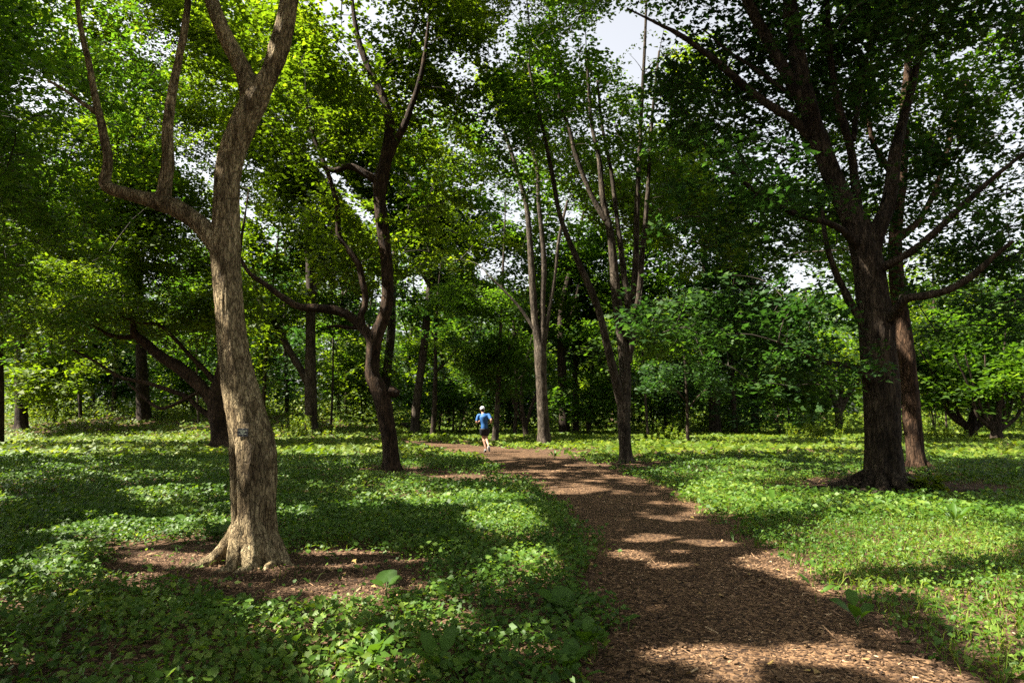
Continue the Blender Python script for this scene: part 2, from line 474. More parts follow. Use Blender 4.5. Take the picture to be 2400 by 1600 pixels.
def keep_leaves(p, for_shade=False):
    """thin the leaves: open the ways of the sun to LIT and CLEAR, and the sky windows"""
    n = len(p)
    keep = np.ones(n, bool)
    t = p[:, 2] / -SUN[2]
    g = p + SUN * t[:, None]
    gx, gy, gd = to_px(g)
    q = np.stack([g[:, 0] * 2.2, g[:, 1] * 2.0, 0 * t], -1)
    wob = 0.10 + 1.7 * fbm(q, 3)
    for x, y, a, b in LIT:
        e = ((gx - x) / a) ** 2 + ((gy - y) / b) ** 2
        keep &= ~((e < wob) & (gd > 0) & (p[:, 2] > 4.2))
    for c, r in CLEAR:
        v = p - c
        along = v @ (-SUN)
        d = np.linalg.norm(v - along[:, None] * (-SUN), axis=1)
        keep &= ~((d < r) & (along > 0.1))
    keep0 = keep.copy()
    # small gaps all over the canopy let flecks of sun down to the floor
    far = sstep(23, 33, g[:, 1])
    n1 = 0.6 * fbm(np.stack([g[:, 0] * 3.4, g[:, 1] * 2.6, 0 * t + 4], -1), 2) + 0.4 * fbm(np.stack([g[:, 0] * .9, g[:, 1] * .8, 0 * t + 14], -1), 2)
    n2 = fbm(np.stack([g[:, 0] * 0.40, g[:, 1] * 0.33, 0 * t + 8], -1), 3)
    keep &= ~((np.where(far > 0.5, n2, n1) > np.where(far > 0.5, 0.555, np.where(g[:, 0] < 0.5, 0.545, 0.562))) & (p[:, 2] > np.where(far > 0.5, 8.0, 4.0)))
    if for_shade: return keep0
    px, py, d = to_px(p)
    rnd = rng.random(n)
    for x, y, a, b, k in GAPS:
        e = ((px - x) / a) ** 2 + ((py - y) / b) ** 2
        keep &= ~((e < 0.05 + 1.7 * fbm(p * 1.1, 3)) & (rnd > k) & (d > 9))
    return keep

# ------------------------------------------------------------------ leaves
def T_kite():
    V = np.array([[0, 0, 0], [0.45, 0.36, 0.06], [1.0, 0, -0.06], [0.45, -0.36, 0.06]]); V[:, 0] -= 0.5
    return V, np.array([[0, 2, 1], [0, 3, 2]])
def T_maple():
    ang = [180, 140, 112, 75, 52, 28, 12, 0]
    rad = [0.08, 0.42, 0.26, 0.55, 0.30, 0.50, 0.40, 0.66]
    pts = [(r * math.cos(math.radians(a)), r * math.sin(math.radians(a))) for a, r in zip(ang, rad)]
    pts = [pts[0], pts[1], pts[2], pts[3], pts[4], pts[7]]
    up = [(x, y, 0.10 * abs(y)) for x, y in pts]
    V = [up[0]] + up[1:5] + [up[5]]
    lo = [(x, -y, z) for x, y, z in up[1:5]]
    V = np.array(V + lo)     # 0 base, 1-4 upper, 5 tip, 6-9 lower
    c = len(V)
    V = np.vstack([V, [[0.05, 0, 0]]])
    ring = [0, 1, 2, 3, 4, 5, 9, 8, 7, 6]
    return V, np.array([[c, ring[(i + 1) % 10], ring[i]] for i in range(10)])
def T_tri():
    V = np.array([[-0.5, 0.30, 0.0], [-0.35, -0.42, 0.05], [0.6, 0.06, -0.05]])
    return V, np.array([[0, 1, 2]])
def T_lobes():
    V = np.array([[-0.45, 0, 0], [0.06, 0.30, 0.05], [0.62, 0, -0.07], [0.06, -0.30, 0.05], [-0.12, 0.60, 0.10], [0, 0, 0], [-0.12, -0.60, 0.10]])
    return V, np.array([[0, 2, 1], [0, 3, 2], [0, 1, 4], [0, 6, 3]])
def T_heart():
    V = np.array([[0.0, 0, 0.02], [-0.16, 0.26, 0.10], [0.25, 0.42, 0.10], [0.85, 0, -0.10], [0.25, -0.42, 0.10], [-0.16, -0.26, 0.10]]); V[:, 0] -= 0.3
    return V, np.array([[0, 2, 1], [0, 3, 2], [0, 4, 3], [0, 5, 4]])
def T_blade():
    V = np.array([[0, 0.03, 0], [0, -0.03, 0], [0.35, 0.034, 0.34], [0.35, -0.034, 0.34], [0.72, 0.0, 0.42], [1.0, 0, 0.30]])
    V[:, 0] *= 0.8; V[:, 2] *= 1.9
    return V[:5], np.array([[0, 1, 3], [0, 3, 2], [2, 3, 4]])
def T_lance():
    V = np.array([[0, 0, 0], [0.3, 0.13, 0.22], [0.3, 0, 0.18], [0.3, -0.13, 0.22], [0.7, 0.12, 0.34], [0.7, 0, 0.30], [0.7, -0.12, 0.34], [1.0, 0, 0.26]])
    return V, np.array([[0, 2, 1], [0, 3, 2], [1, 2, 5], [1, 5, 4], [2, 3, 6], [2, 6, 5], [4, 5, 7], [5, 6, 7]])

def unit(v):
    return v / (np.linalg.norm(v, axis=-1, keepdims=True) + 1e-12)

def place(tmpl, pos, nrm, size, yaw=None, aspect=None):
    TV, TF = tmpl
    n = len(pos)
    nrm = unit(nrm)
    if yaw is None: yaw = rng.random(n) * 2 * math.pi
    a = np.stack([np.cos(yaw), np.sin(yaw), np.zeros(n)], -1)
    u = unit(a - nrm * (a * nrm).sum(1)[:, None])
    v = np.cross(nrm, u)
    s = size[:, None, None]
    ty = TV[None, :, 1:2] * (1.0 if aspect is None else aspect[:, None, None])
    V = pos[:, None, :] + s * (TV[None, :, 0:1] * u[:, None, :] + ty * v[:, None, :] + TV[None, :, 2:3] * nrm[:, None, :])
    Fc = TF[None] + (np.arange(n) * len(TV))[:, None, None]
    return V.reshape(-1, 3), Fc.reshape(-1, 3), len(TF)

TRI, LOBES = T_tri(), T_lobes()
KITE, MAPLE, HEART, BLADE, LANCE = T_kite(), T_maple(), T_heart(), T_blade(), T_lance()
STAT = {'leaves': 0, 'tris': 0}

def spray_leaves(cent, R, n_per, size, flat=0.30, tilt=0.42):
    k = len(cent)
    c = np.repeat(cent, n_per, 0)
    m = len(c)
    a = rng.random(m) * 2 * math.pi
    r = np.sqrt(rng.random(m))
    ax = np.repeat(rng.random(k) * math.pi, n_per)
    ex, ey = np.cos(a) * r * R, np.sin(a) * r * R * 0.62
    dx = ex * np.cos(ax) - ey * np.sin(ax)
    dy = ex * np.sin(ax) + ey * np.cos(ax)
    slope = np.repeat(rng.normal(0, 0.22, (k, 2)), n_per, 0)
    dz = dx * slope[:, 0] + dy * slope[:, 1] - 0.28 * r * r * R + rng.normal(0, flat * 0.4, m) * R
    p = c + np.stack([dx, dy, dz], -1)
    nr = np.stack([-slope[:, 0] + rng.normal(0, tilt, m), -slope[:, 1] + rng.normal(0, tilt, m), np.ones(m)], -1)
    return p, nr, size * rng.uniform(0.7, 1.25, m)

def lod(d, inframe):
    if not inframe: return None
    return 0

def build_crown(root, blobs, mat, skeleton=None, twig_mat=None, dens=1.0, n_shade=0, thresh=0.46, nfreq=0.30):
    """blobs: list of (centre xyz, radii xyz, sprays per cubic metre factor)"""
    cents, is_shade = [], []
    for bi, (c, r, k) in enumerate(blobs):
        c = np.asarray(c, float); r = np.asarray(r, float)
        vol = 4.19 * r[0] * r[1] * r[2]
        dist = np.linalg.norm(c - CAM)
        base = 3.0 if dist < 24 else (2.2 if dist < 40 else 0.60)
        n = int(vol * base * k * dens * 1.7)
        u = unit(rng.normal(size=(n, 3))) * (rng.random(n) ** (1 / 2.3))[:, None]
        p = c + u * r
        nz = fbm(p * nfreq * np.array([1, 1, 1.5]) + 3.7 * c[0], 3)
        p = p[nz > thresh]
        cents.append(p)
        is_shade.append(np.full(len(p), bi >= len(blobs) - n_shade))  # trailing blobs are unseen leaf masses added only for shade
    cents = np.concatenate(cents); is_shade = np.concatenate(is_shade)
    up = cents[:, 2] > ground_z(cents[:, 0], cents[:, 1]) + 0.25
    cents, is_shade = cents[up], is_shade[up]
    px, py, d = to_px(cents)
    vis = (d > 0) & (px > -120) & (px < W + 120) & (py > -120) & (py < H)
    near = np.linalg.norm(cents - CAM, axis=1)
    cls = np.where(~vis, 3, np.where(near < 18.5, 0, np.where(near < 27, 1, np.where(near < 44, 2, 4))))
    VV, FF, TT, off = [], [], [], 0
    share = np.zeros(len(cents))
    tint_c = fbm(cents * 0.8 + 9.1, 2)
    for k, (R, npr, size, tm, frac) in {0: (0.58, 40, 0.112, LOBES, 1.0), 1: (0.66, 42, 0.150, KITE, 1.0), 2: (0.85, 56, 0.165, TRI, 1.0),
                                       3: (0.95, 26, 0.28, TRI, 0.62), 4: (1.30, 40, 0.32, TRI, 1.0)}.items():
        idx = np.where(cls == k)[0]
        if frac < 1: idx = idx[rng.random(len(idx)) < frac]
        if not len(idx): continue
        p, nr, s = spray_leaves(cents[idx], R, npr, size)
        tn = np.repeat(tint_c[idx], npr)
        kp = np.where(np.repeat(is_shade[idx], npr), keep_leaves(p, True), keep_leaves(p))
        share[idx] = kp.reshape(-1, npr).mean(1)
        p, nr, s, tn = p[kp], nr[kp], s[kp], tn[kp]
        if not len(p): continue
        V, Fc, nt = place(tm, p, nr, s, aspect=rng.uniform(0.8, 1.3, len(p)))
        VV.append(V); FF.append(Fc + off); off += len(V)
        t = np.clip(0.15 + 0.9 * (tn - 0.25) + rng.normal(0, 0.22, len(p)), 0, 1)
        TT.append(np.repeat(t, nt))
        STAT['leaves'] += len(p); STAT['tris'] += len(Fc)
    if VV:
        o = mesh_obj('crown', np.concatenate(VV), np.concatenate(FF), mat, root, tint=np.concatenate(TT))
        o['kind'] = 'stuff'
    # twigs that carry the sprays
    if skeleton is not None and len(skeleton):
        idx = np.where(vis & (near < 42) & (share > 0.4))[0]
        if len(idx) > 900: idx = rng.choice(idx, 900, replace=False)
        c = cents[idx]
        sk = np.asarray(skeleton, float)
        if len(c):
            d0 = np.array([np.min(np.linalg.norm(sk - q, axis=1)) for q in c])
            c = c[np.argsort(d0)]
            buf = np.zeros((len(sk) + 3 * len(c), 3)); buf[:len(sk)] = sk
            m = len(sk)
            soup = Soup()
            for q in c:
                dv = q - buf[:m]
                cost = np.linalg.norm(dv, axis=1) + 1.2 * np.clip(-dv[:, 2], 0, None)
                j = int(np.argmin(cost))
                a = buf[j]
                L = np.linalg.norm(q - a)
                if L > 4.5 or L < 0.05: continue
                mid = (a + q) / 2 + np.array([rng.normal(0, .07), rng.normal(0, .07), 0.06]) * L
                r0 = 0.006 + 0.008 * L
                path = spline(np.array([[*a, r0], [*mid, r0 * 0.75], [*q, 0.006]]), 5)
                V, Fq = tube(path, 4, lump=0.0, cap=False)
                soup.add(V, Fq)
                buf[m] = a * 0.5 + mid * 0.5; buf[m + 1] = mid; buf[m + 2] = q
                m += 3
            if soup.n:
                V, Fq = soup.arrays()
                o = quad_mesh('twigs', V, Fq, twig_mat or M_TWIG, root, smooth=True)
                o['kind'] = 'stuff'

def px_path(pts, depth):
    """(px, py, half width in px[, depth offset]) rows into x, y, z, r rows"""
    out = []
    for q in pts:
        dd = depth + (q[3] if len(q) > 3 else 0)
        p = P(q[0], q[1], dd)
        out.append([*p, q[2] * dd / F])
    return np.array(out)

def px_blobs(lst, depth):
    """(px, py, rx px, ry px, depth offset, depth radius m, density)"""
    out = []
    for px, py, rx, ry, dd, rd, k in lst:
        d = depth + dd
        out.append((P(px, py, d), (rx * d / F, rd, ry * d / F), k))
    return out

def tree(name, label, depth, trunk, limbs, blobs, bark, leaf, group=None, cat='tree', roots=5, root_amp=0.5, root_h=0.3, ridge=0.012, ridge_k=9.0, seg=28,
         dens=1.0, flute=None, root_ph=None, shade_blobs=(), thresh=0.46, lump=0.06, trunk_label=None, slim=0.94, ridge_z=0.16):
    path = px_path(trunk, depth)
    path[:, 3] *= slim
    gz = float(ground_z(path[0, 0], path[0, 1]))
    path[0, 2] = gz - 0.12
    tip = path[-1] + (path[-1] - path[-2]) * 1.6
    tip[3] = min(0.02, path[-1, 3] * 0.3)
    if path[-1, 3] > 0.06: path = np.vstack([path, tip])
    base = (path[0, 0], path[0, 1], gz)
    root = empty(name, base, label, cat, group)
    L = np.linalg.norm(np.diff(path[:, :3], axis=0), axis=1).sum()
    step = np.clip(path[:, 3].mean() * 0.28, 0.02, 0.2)
    n = int(np.clip(L / step, 12, 420))
    path_s = spline(path, n)
    V, Fq = tube(path_s, seg, ridge, ridge_k, ridge_z, lump, roots, root_amp, root_h, seed=depth, flute=flute, root_ph=root_ph)
    to = quad_mesh('trunk', V, Fq, bark, root)
    if trunk_label: to['label'] = trunk_label
    sk = [path_s[len(path_s) // 2:, :3]]
    for lb in limbs:
        lp = px_path(lb, depth)
        lp[:, 3] *= slim
        Ll = np.linalg.norm(np.diff(lp[:, :3], axis=0), axis=1).sum()
        m = int(np.clip(Ll / np.clip(lp[:, 3].mean() * 0.8, 0.04, 0.3), 8, 110))
        ls = spline(lp, m)
        sg = int(np.clip(seg * lp[:, 3].max() / path[:, 3].max() * 1.1, 6, min(seg, 40)))
        V, Fq = tube(ls, sg, ridge * 0.6 if lp[:, 3].max() > 0.05 else 0, ridge_k, ridge_z, lump, seed=depth + 5)
        quad_mesh('limb', V, Fq, bark, root)
        sk.append(ls[::2, :3])
    sk = np.concatenate(sk)
    build_crown(root, px_blobs(blobs, depth) + list(shade_blobs), leaf, sk, None, dens, n_shade=len(shade_blobs), thresh=thresh)
    return root, V

# ------------------------------------------------------------------ the setting: ground and path
def add_roots(root, base, spec, bark, ridge=0.006, seg=16):
    """spec: (angle seen from above, length, start radius, start height, start distance)"""
    for a, L, r0, h, d0 in spec:
        a = math.radians(a)
        dv = np.array([math.cos(a), math.sin(a), 0]); sd = np.array([-dv[1], dv[0], 0])
        w = rng.normal(0, 0.10)
        pts = []
        for t, hh, rr in ((-.25, h * 1.5, .25), (-.08, h * 1.15, .8), (.08, h * .7, 1.0), (.26, h * .33, .92), (.46, h * .10, .74), (.66, .01, .52), (.84, -.01, .36), (1, -.05, .18)):
            p = np.array(base) + dv * (d0 + L * t) + sd * (w * L * t * t + .05 * math.sin(6 * t + a))
            p[2] = float(ground_z(p[0], p[1])) + hh
            pts.append([*p, r0 * rr])
        V, Fq = tube(spline(np.array(pts), 44), seg, ridge, 14, 0.2, 0.08, seed=a)
        quad_mesh('root', V, Fq, bark, root)

def c24(pts):
    return [(x * S, y * S) for x, y in pts]
PATH_L = c24([(1290, 1640), (1330, 1568), (1380, 1480), (1372, 1400), (1345, 1300), (1318, 1210), (1265, 1140), (1190, 1098), (1090, 1056), (1000, 1034), (930, 1022), (840, 1012)])
PATH_R = c24([(2480, 1700), (2230, 1568), (2050, 1450), (1850, 1310), (1632, 1170), (1505, 1112), (1400, 1079), (1300, 1050), (1220, 1035), (1110, 1024), (950, 1014), (850, 1008)])
PATH_POLY = PATH_L + PATH_R[::-1]
BARE = [(x * S, y * S, a * S, b * S) for x, y, a, b in [(585, 1310, 390, 75), (650, 1355, 330, 50), (380, 1305, 180, 40), (2040, 1118, 330, 26), (2200, 1135, 160, 12), (930, 1086, 130, 12), (1060, 1098, 140, 13), (1450, 1070, 90, 12), (1270, 1040, 110, 8), (340, 1530, 130, 22), (505, 1030, 40, 8)]]

def make_ground():
    ys = np.concatenate([np.linspace(-30, 2, 12), np.linspace(2.6, 30, 70), np.linspace(31, 110, 60), np.array([130, 170, 240, 400, 700])])
    xs = np.concatenate([[-500, -300, -180, -120], np.linspace(-90, -32, 24), np.linspace(-30, 30, 90), np.linspace(32, 90, 24), [120, 180, 300, 500]])
    X, Y = np.meshgrid(xs, ys)
    Z = ground_z(X, Y)
    V = np.stack([X, Y, Z], -1).reshape(-1, 3)
    ny, nx = X.shape
    i = np.arange(ny - 1)[:, None] * nx; j = np.arange(nx - 1)[None, :]
    Fq = np.stack([i + j, i + j + 1, i + nx + j + 1, i + nx + j], -1).reshape(-1, 4)
    o = mesh_obj('ground', V, Fq, M_SOIL, smooth=True)
    props(o, 'brown leaf-littered woodland ground under the trees', None, None, 'structure')

def edge_world(pts, n):
    w = np.array([G(*p) for p in pts])
    return spline(w, n)

def make_path():
    n, m = 220, 26
    A, B = edge_world(PATH_L, n), edge_world(PATH_R, n)
    t = np.linspace(0, 1, m)
    wob = 0.09 * (fbm(np.stack([A[:, 0], A[:, 1], 0 * A[:, 0]], -1) * 2.5, 3) - 0.5)
    wob2 = 0.09 * (fbm(np.stack([B[:, 0], B[:, 1], 0 * B[:, 0]], -1) * 2.5, 3) - 0.5)
    A = A + wob[:, None] * 2 * np.array([1, 0, 0]); B = B + wob2[:, None] * 2 * np.array([1, 0, 0])
    X = A[:, None, 0] * (1 - t) + B[:, None, 0] * t
    Y = A[:, None, 1] * (1 - t) + B[:, None, 1] * t
    prof = 0.03 * np.sin(np.pi * t) ** 0.5 - 0.012
    Z = ground_z(X, Y) + prof[None, :] + 0.02 * (fbm(np.stack([X, Y, 0 * X], -1) * 3.0, 3) - 0.5) * np.sin(np.pi * t)[None, :] + 0.006
    V = np.stack([X, Y, Z], -1).reshape(-1, 3)
    i = np.arange(n - 1)[:, None] * m; j = np.arange(m - 1)[None, :]
    Fq = np.stack([i + j, i + j + 1, i + m + j + 1, i + m + j], -1).reshape(-1, 4)
    o = mesh_obj('path', V, Fq, M_PATH, smooth=True)
    props(o, 'winding footpath of reddish brown wood chips', None, None, 'structure')

def candidates(n, y0, y1, xl=1.0, bias=1.0):
    """points on the ground between depths y0 and y1 inside the view, a little wider"""
    u = rng.random(n)
    y = y0 + (y1 - y0) * u ** bias
    hw = 0.78 * y * xl + 1.2
    # keep density even per square metre
    k = rng.random(n) < hw / hw.max()
    y, hw = y[k], hw[k]
    x = rng.uniform(-1, 1, len(y)) * hw
    return np.stack([x, y, ground_z(x, y)], -1)

def cover_mask(p):
    px, py, d = to_px(p)
    q = p * np.array([1.1, 1.1, 0])
    nz = fbm(q, 3)
    w = (nz - 0.5) * 150 + (fbm(p * np.array([6.0, 6.0, 0]), 2) - 0.5) * 130 + rng.normal(0, 14, len(p))
    m = in_poly(px + w * np.clip(8 / p[:, 1], .1, 1), py, PATH_POLY)
    cov = np.ones(len(p))
    for x, y, a, b in BARE:
        e = ((px - x) / a) ** 2 + ((py - y) / b) ** 2
        cov = np.minimum(cov, sstep(0.45, 1.25, e + (nz - 0.5) * 1.6))
    cov = np.maximum(cov, 0.03)
    cov = cov * (0.75 + 0.8 * sstep(0.30, 0.60, fbm(p * np.array([0.7, 0.7, 0]) + 5, 3)))
    cov[m] = 0
    return cov

def make_cover():
    # broad heart-shaped leaves close by, mixed with grass
    def layer(name, label, n, y0, y1, tm, size, zlo, zhi, mat, tilt, side=None, aspect=None, lean=0.25, patch=None):
        p = candidates(n, y0, y1)
        c = cover_mask(p)
        if patch is not None:
            c = c * patch(p)
        k = rng.random(len(p)) < c
        p, c = p[k], c[k]
        m = len(p)
        hgt = fbm(p * np.array([1.7, 1.7, 0]) + 2.2, 3)
        p = p + np.stack([rng.normal(0, .02, m), rng.normal(0, .02, m), (zlo + (zhi - zlo) * rng.random(m) ** 0.8) * (0.35 + 1.3 * hgt) * np.clip(c, .4, 1)], -1)
        nr = np.stack([rng.normal(0, tilt, m), rng.normal(0, tilt, m) - lean, np.ones(m)], -1)
        s = size * rng.uniform(0.55, 1.35, m)
        V, Fc, nt = place(tm, p, nr, s, aspect=rng.uniform(0.75, 1.2, m))
        t = np.clip(0.10 + 0.8 * (fbm(p * np.array([0.9, 0.9, 0]) + 31, 3)) + rng.normal(0, .22, m), 0, 1)
        o = mesh_obj(name, V, Fc, mat, tint=np.repeat(t, nt))
        props(o, label, None, None, 'stuff')
        STAT['tris'] += len(Fc)
    right = lambda p: sstep(-0.2, 1.0, p[:, 0] - 0.06 * p[:, 1]) * 0.9 + 0.06
    left = lambda p: 1 - 0.80 * sstep(0.5, 1.5, p[:, 0] - 0.12 * p[:, 1])
    tufts = lambda p: sstep(0.46, 0.62, fbm(p * np.array([0.9, 0.9, 0]) + 77, 3)) * 0.8 + 0.06
    layer('violet_leaves', 'low heart-leaved ground cover carpeting the forest floor', 112000, 2.6, 12, HEART, 0.052, 0.01, 0.18, M_COVER, 0.50, patch=left)
    layer('clover_leaves', 'small rounded leaves filling in between the ground cover', 120000, 2.6, 13, KITE, 0.036, 0.01, 0.14, M_COVER, 0.6, patch=lambda p: 1 - 0.15 * right(p))
    layer('plantain_leaves', 'upright lance-shaped weed leaves among the ground cover', 7000, 2.6, 12, LANCE, 0.14, 0.0, 0.06, M_COVER, 0.25, lean=0.0, patch=lambda p: 1 - 0.75 * right(p))
    layer('grass', 'tufts of fine grass growing through the weeds and beside the path', 200000, 2.6, 17, BLADE, 0.105, -0.02, 0.02, M_COVER_YEL, 0.25, patch=lambda p: np.clip(right(p) * 0.9 + tufts(p) * 0.6, 0, 1), lean=0.0)
    layer('mid_ground_cover', 'green weeds covering the middle of the forest floor', 148000, 10, 24, KITE, 0.084, 0.01, 0.19, M_COVER, 0.55)
    layer('far_ground_cover', 'green undergrowth on the far forest floor', 210000, 22, 78, TRI, 0.22, 0.0, 0.22, M_COVER_YEL, 0.5)
    layer('tall_undergrowth', 'tangled waist-high undergrowth along the far edge of the wood', 90000, 46, 76, TRI, 0.26, 0.0, 1.5, M_COVER_YEL, 0.6, patch=lambda p: sstep(0.40, 0.56, fbm(p * np.array([0.16, 0.16, 0]) + 3, 3)) * sstep(46, 54, p[:, 1]))

def make_chips():
    n = 34000
    p = candidates(n, 2.6, 22, 1.0, 1.0)
    # extra near the camera
    p = np.concatenate([p, candidates(42000, 2.6, 8)])
    px, py, d = to_px(p)
    ins = in_poly(px + rng.normal(0, 26, len(p)) * np.clip(6 / p[:, 1], .2, 1), py, PATH_POLY)
    bare = np.zeros(len(p), bool)
    for x, y, a, b in BARE:
        bare |= ((px - x) / a) ** 2 + ((py - y) / b) ** 2 < 1.0
    k = ins | bare | (rng.random(len(p)) < 0.06)
    p, ins = p[k], ins[k]
    m = len(p)
    near = p[:, 1] < 9.5
    p[:, 2] += np.where(ins, 0.026, 0.012)
    L = rng.uniform(0.012, 0.042, m) * (1 + (rng.random(m) < .12)); Wd = rng.uniform(0.004, 0.014, m); Th = rng.uniform(0.003, 0.008, m)
    stick = rng.random(m) < 0.02
    L = np.where(stick, rng.uniform(.08, .20, m), L); Wd = np.where(stick, rng.uniform(.004, .008, m), Wd)
    far = np.clip(p[:, 1] / 9, 1, 2.2)
    L *= far; Wd *= far
    box = np.array([[-.5, -.5, 0], [.5, -.35, 0], [.5, .4, 0], [-.5, .5, 0], [-.45, -.4, 1], [.42, -.3, 1], [.46, .3, 1], [-.42, .45, 1]])
    nr = unit(np.stack([rng.normal(0, .28, m), rng.normal(0, .28, m), np.ones(m)], -1))
    yaw = rng.random(m) * 2 * math.pi
    a = np.stack([np.cos(yaw), np.sin(yaw), np.zeros(m)], -1)
    u = unit(a - nr * (a * nr).sum(1)[:, None]); v = np.cross(nr, u)
    V = p[:, None, :] + (box[None, :, 0:1] * L[:, None, None]) * u[:, None] + (box[None, :, 1:2] * Wd[:, None, None]) * v[:, None] + (box[None, :, 2:3] * Th[:, None, None]) * nr[:, None]
    Fb = np.array([[4, 5, 6, 7], [0, 1, 5, 4], [1, 2, 6, 5], [2, 3, 7, 6], [3, 0, 4, 7]])
    Fc = (Fb[None] + (np.arange(m) * 8)[:, None, None]).reshape(-1, 4)
    t = np.clip(rng.beta(1.6, 2.6, m) + 0.12 * (fbm(p, 2) - 0.5), 0, 1)
    o = mesh_obj('wood_chips', V.reshape(-1, 3), Fc, M_CHIP, tint=np.repeat(t, 5))
    props(o, 'loose shredded wood chips strewn over the path and round the trunks', None, None, 'stuff')
    STAT['tris'] += 2 * len(Fc)

def make_litter():
    p = np.concatenate([candidates(5200, 2.6, 9), candidates(3500, 6, 20)])
    px, py, d = to_px(p)
    k = in_poly(px, py, PATH_POLY)
    for x, y, a, b in BARE: k |= ((px - x) / a) ** 2 + ((py - y) / b) ** 2 < 1.1
    p = p[k & (rng.random(len(p)) < 0.16)]
    m = len(p)
    p[:, 2] += 0.040
    nr = np.stack([rng.normal(0, .35, m), rng.normal(0, .35, m), np.ones(m)], -1)
    V, Fc, nt = place(LOBES, p, nr, rng.uniform(0.025, 0.065, m))
    o = mesh_obj('fallen_leaves', V, Fc, chip_mat('dry_leaf', [(0.0, (0.06, 0.035, 0.018)), (1.0, (0.34, 0.24, 0.07)), (0.6, (0.17, 0.10, 0.05))]), tint=np.repeat(rng.random(m), nt))
    props(o, 'scattered dry brown and yellow leaves on the path and mulch', None, None, 'stuff')

make_ground()
make_path()
make_litter()

# ------------------------------------------------------------------ the traced trees
def s24(rows):
    return [(r[0] * S, r[1] * S, r[2] * S, *r[3:]) for r in rows]

def bent_flute(z, th):
    g = 1 - 0.30 * np.exp(-((np.angle(np.exp(1j * (th - 5.60))) / 0.17) ** 2)) * sstep(1.5, 1.1, z)
    g = g * (1 - 0.14 * np.exp(-((np.angle(np.exp(1j * (th - 0.95))) / 0.16) ** 2)) * sstep(1.0, 0.4, z))
    return g

def build_bent_tree():
    d = 7.5
    trunk = s24([(588, 1278, 56), (585, 1225, 53), (584, 1150, 54), (584, 1090, 57), (582, 1040, 57), (577, 1000, 53), (566, 950, 48), (555, 900, 45), (544, 850, 41), (536, 800, 38), (530, 740, 36), (526, 690, 35), (520, 630, 35), (517, 580, 36), (519, 520, 34), (520, 460, 32), (523, 400, 32), (536, 340, 33), (560, 280, 33), (583, 235, 32), (598, 205, 29), (622, 165, 23), (638, 120, 26), (652, 70, 25), (663, 10, 23), (676, -70, 19), (690, -180, 14), (700, -320, 8)])
    limbs = [s24(l) for l in [
        [(578, 250, 28), (572, 205, 26), (558, 160, 22), (532, 112, 20), (505, 55, 19), (482, -10, 17, .1), (455, -90, 14, .3), (430, -220, 9, .6)],
        [(520, 590, 26), (482, 540, 25), (442, 502, 23), (400, 476, 23), (362, 464, 21), (325, 454, 17), (288, 444, 16), (256, 434, 16), (241, 420, 15), (245, 395, 13), (248, 360, 12), (238, 310, 11), (230, 270, 10), (220, 230, 9), (205, 150, 8), (185, 60, 7), (172, -60, 5)],
        [(372, 462, 20), (378, 430, 17), (386, 370, 15), (385, 300, 14), (394, 220, 12), (412, 130, 10), (428, 40, 9), (438, -80, 6)],
        [(228, 262, 8), (212, 252, 7), (190, 238, 5), (150, 208, 4), (110, 185, 3)]]]
    blobs = [(610, -420, 420, 260, 0.3, 2.2, 1.0), (250, -330, 380, 240, 0.5, 2.2, 1.0), (430, -150, 240, 90, 0.5, 1.2, .6)]
    root, V = tree('bent_tree', 'thick tan tree with leaning bent trunk, flaking bark and a small black label', d, trunk, limbs, blobs, M_BARK_TAN, M_LEAF_MID, roots=6, root_amp=0.55, root_h=0.30, ridge=0.009, ridge_k=26.0, ridge_z=0.20, slim=0.93, seg=128, flute=bent_flute,
                   root_ph=[0.25, 5.45, 1.35, 2.4, 3.5, 4.5], lump=0.085, shade_blobs=[((-6.5, 6.3, 9.3), (3.2, 2.6, 1.5), 1.3), ((-2.5, 7.0, 9.2), (2.6, 2.2, 1.3), 0.9)])  # extra leaf masses above the view, added to shade the limbs
    return root

bent = build_bent_tree()
add_roots(bent, bent.location, [(200, .62, .10, .46, .15), (248, .46, .11, .50, .13), (272, .40, .09, .34, .16), (312, .26, .09, .34, .16), (345, .34, .09, .34, .16), (130, .35, .08, .22, .16)], M_BARK_TAN, 0.010, 26)

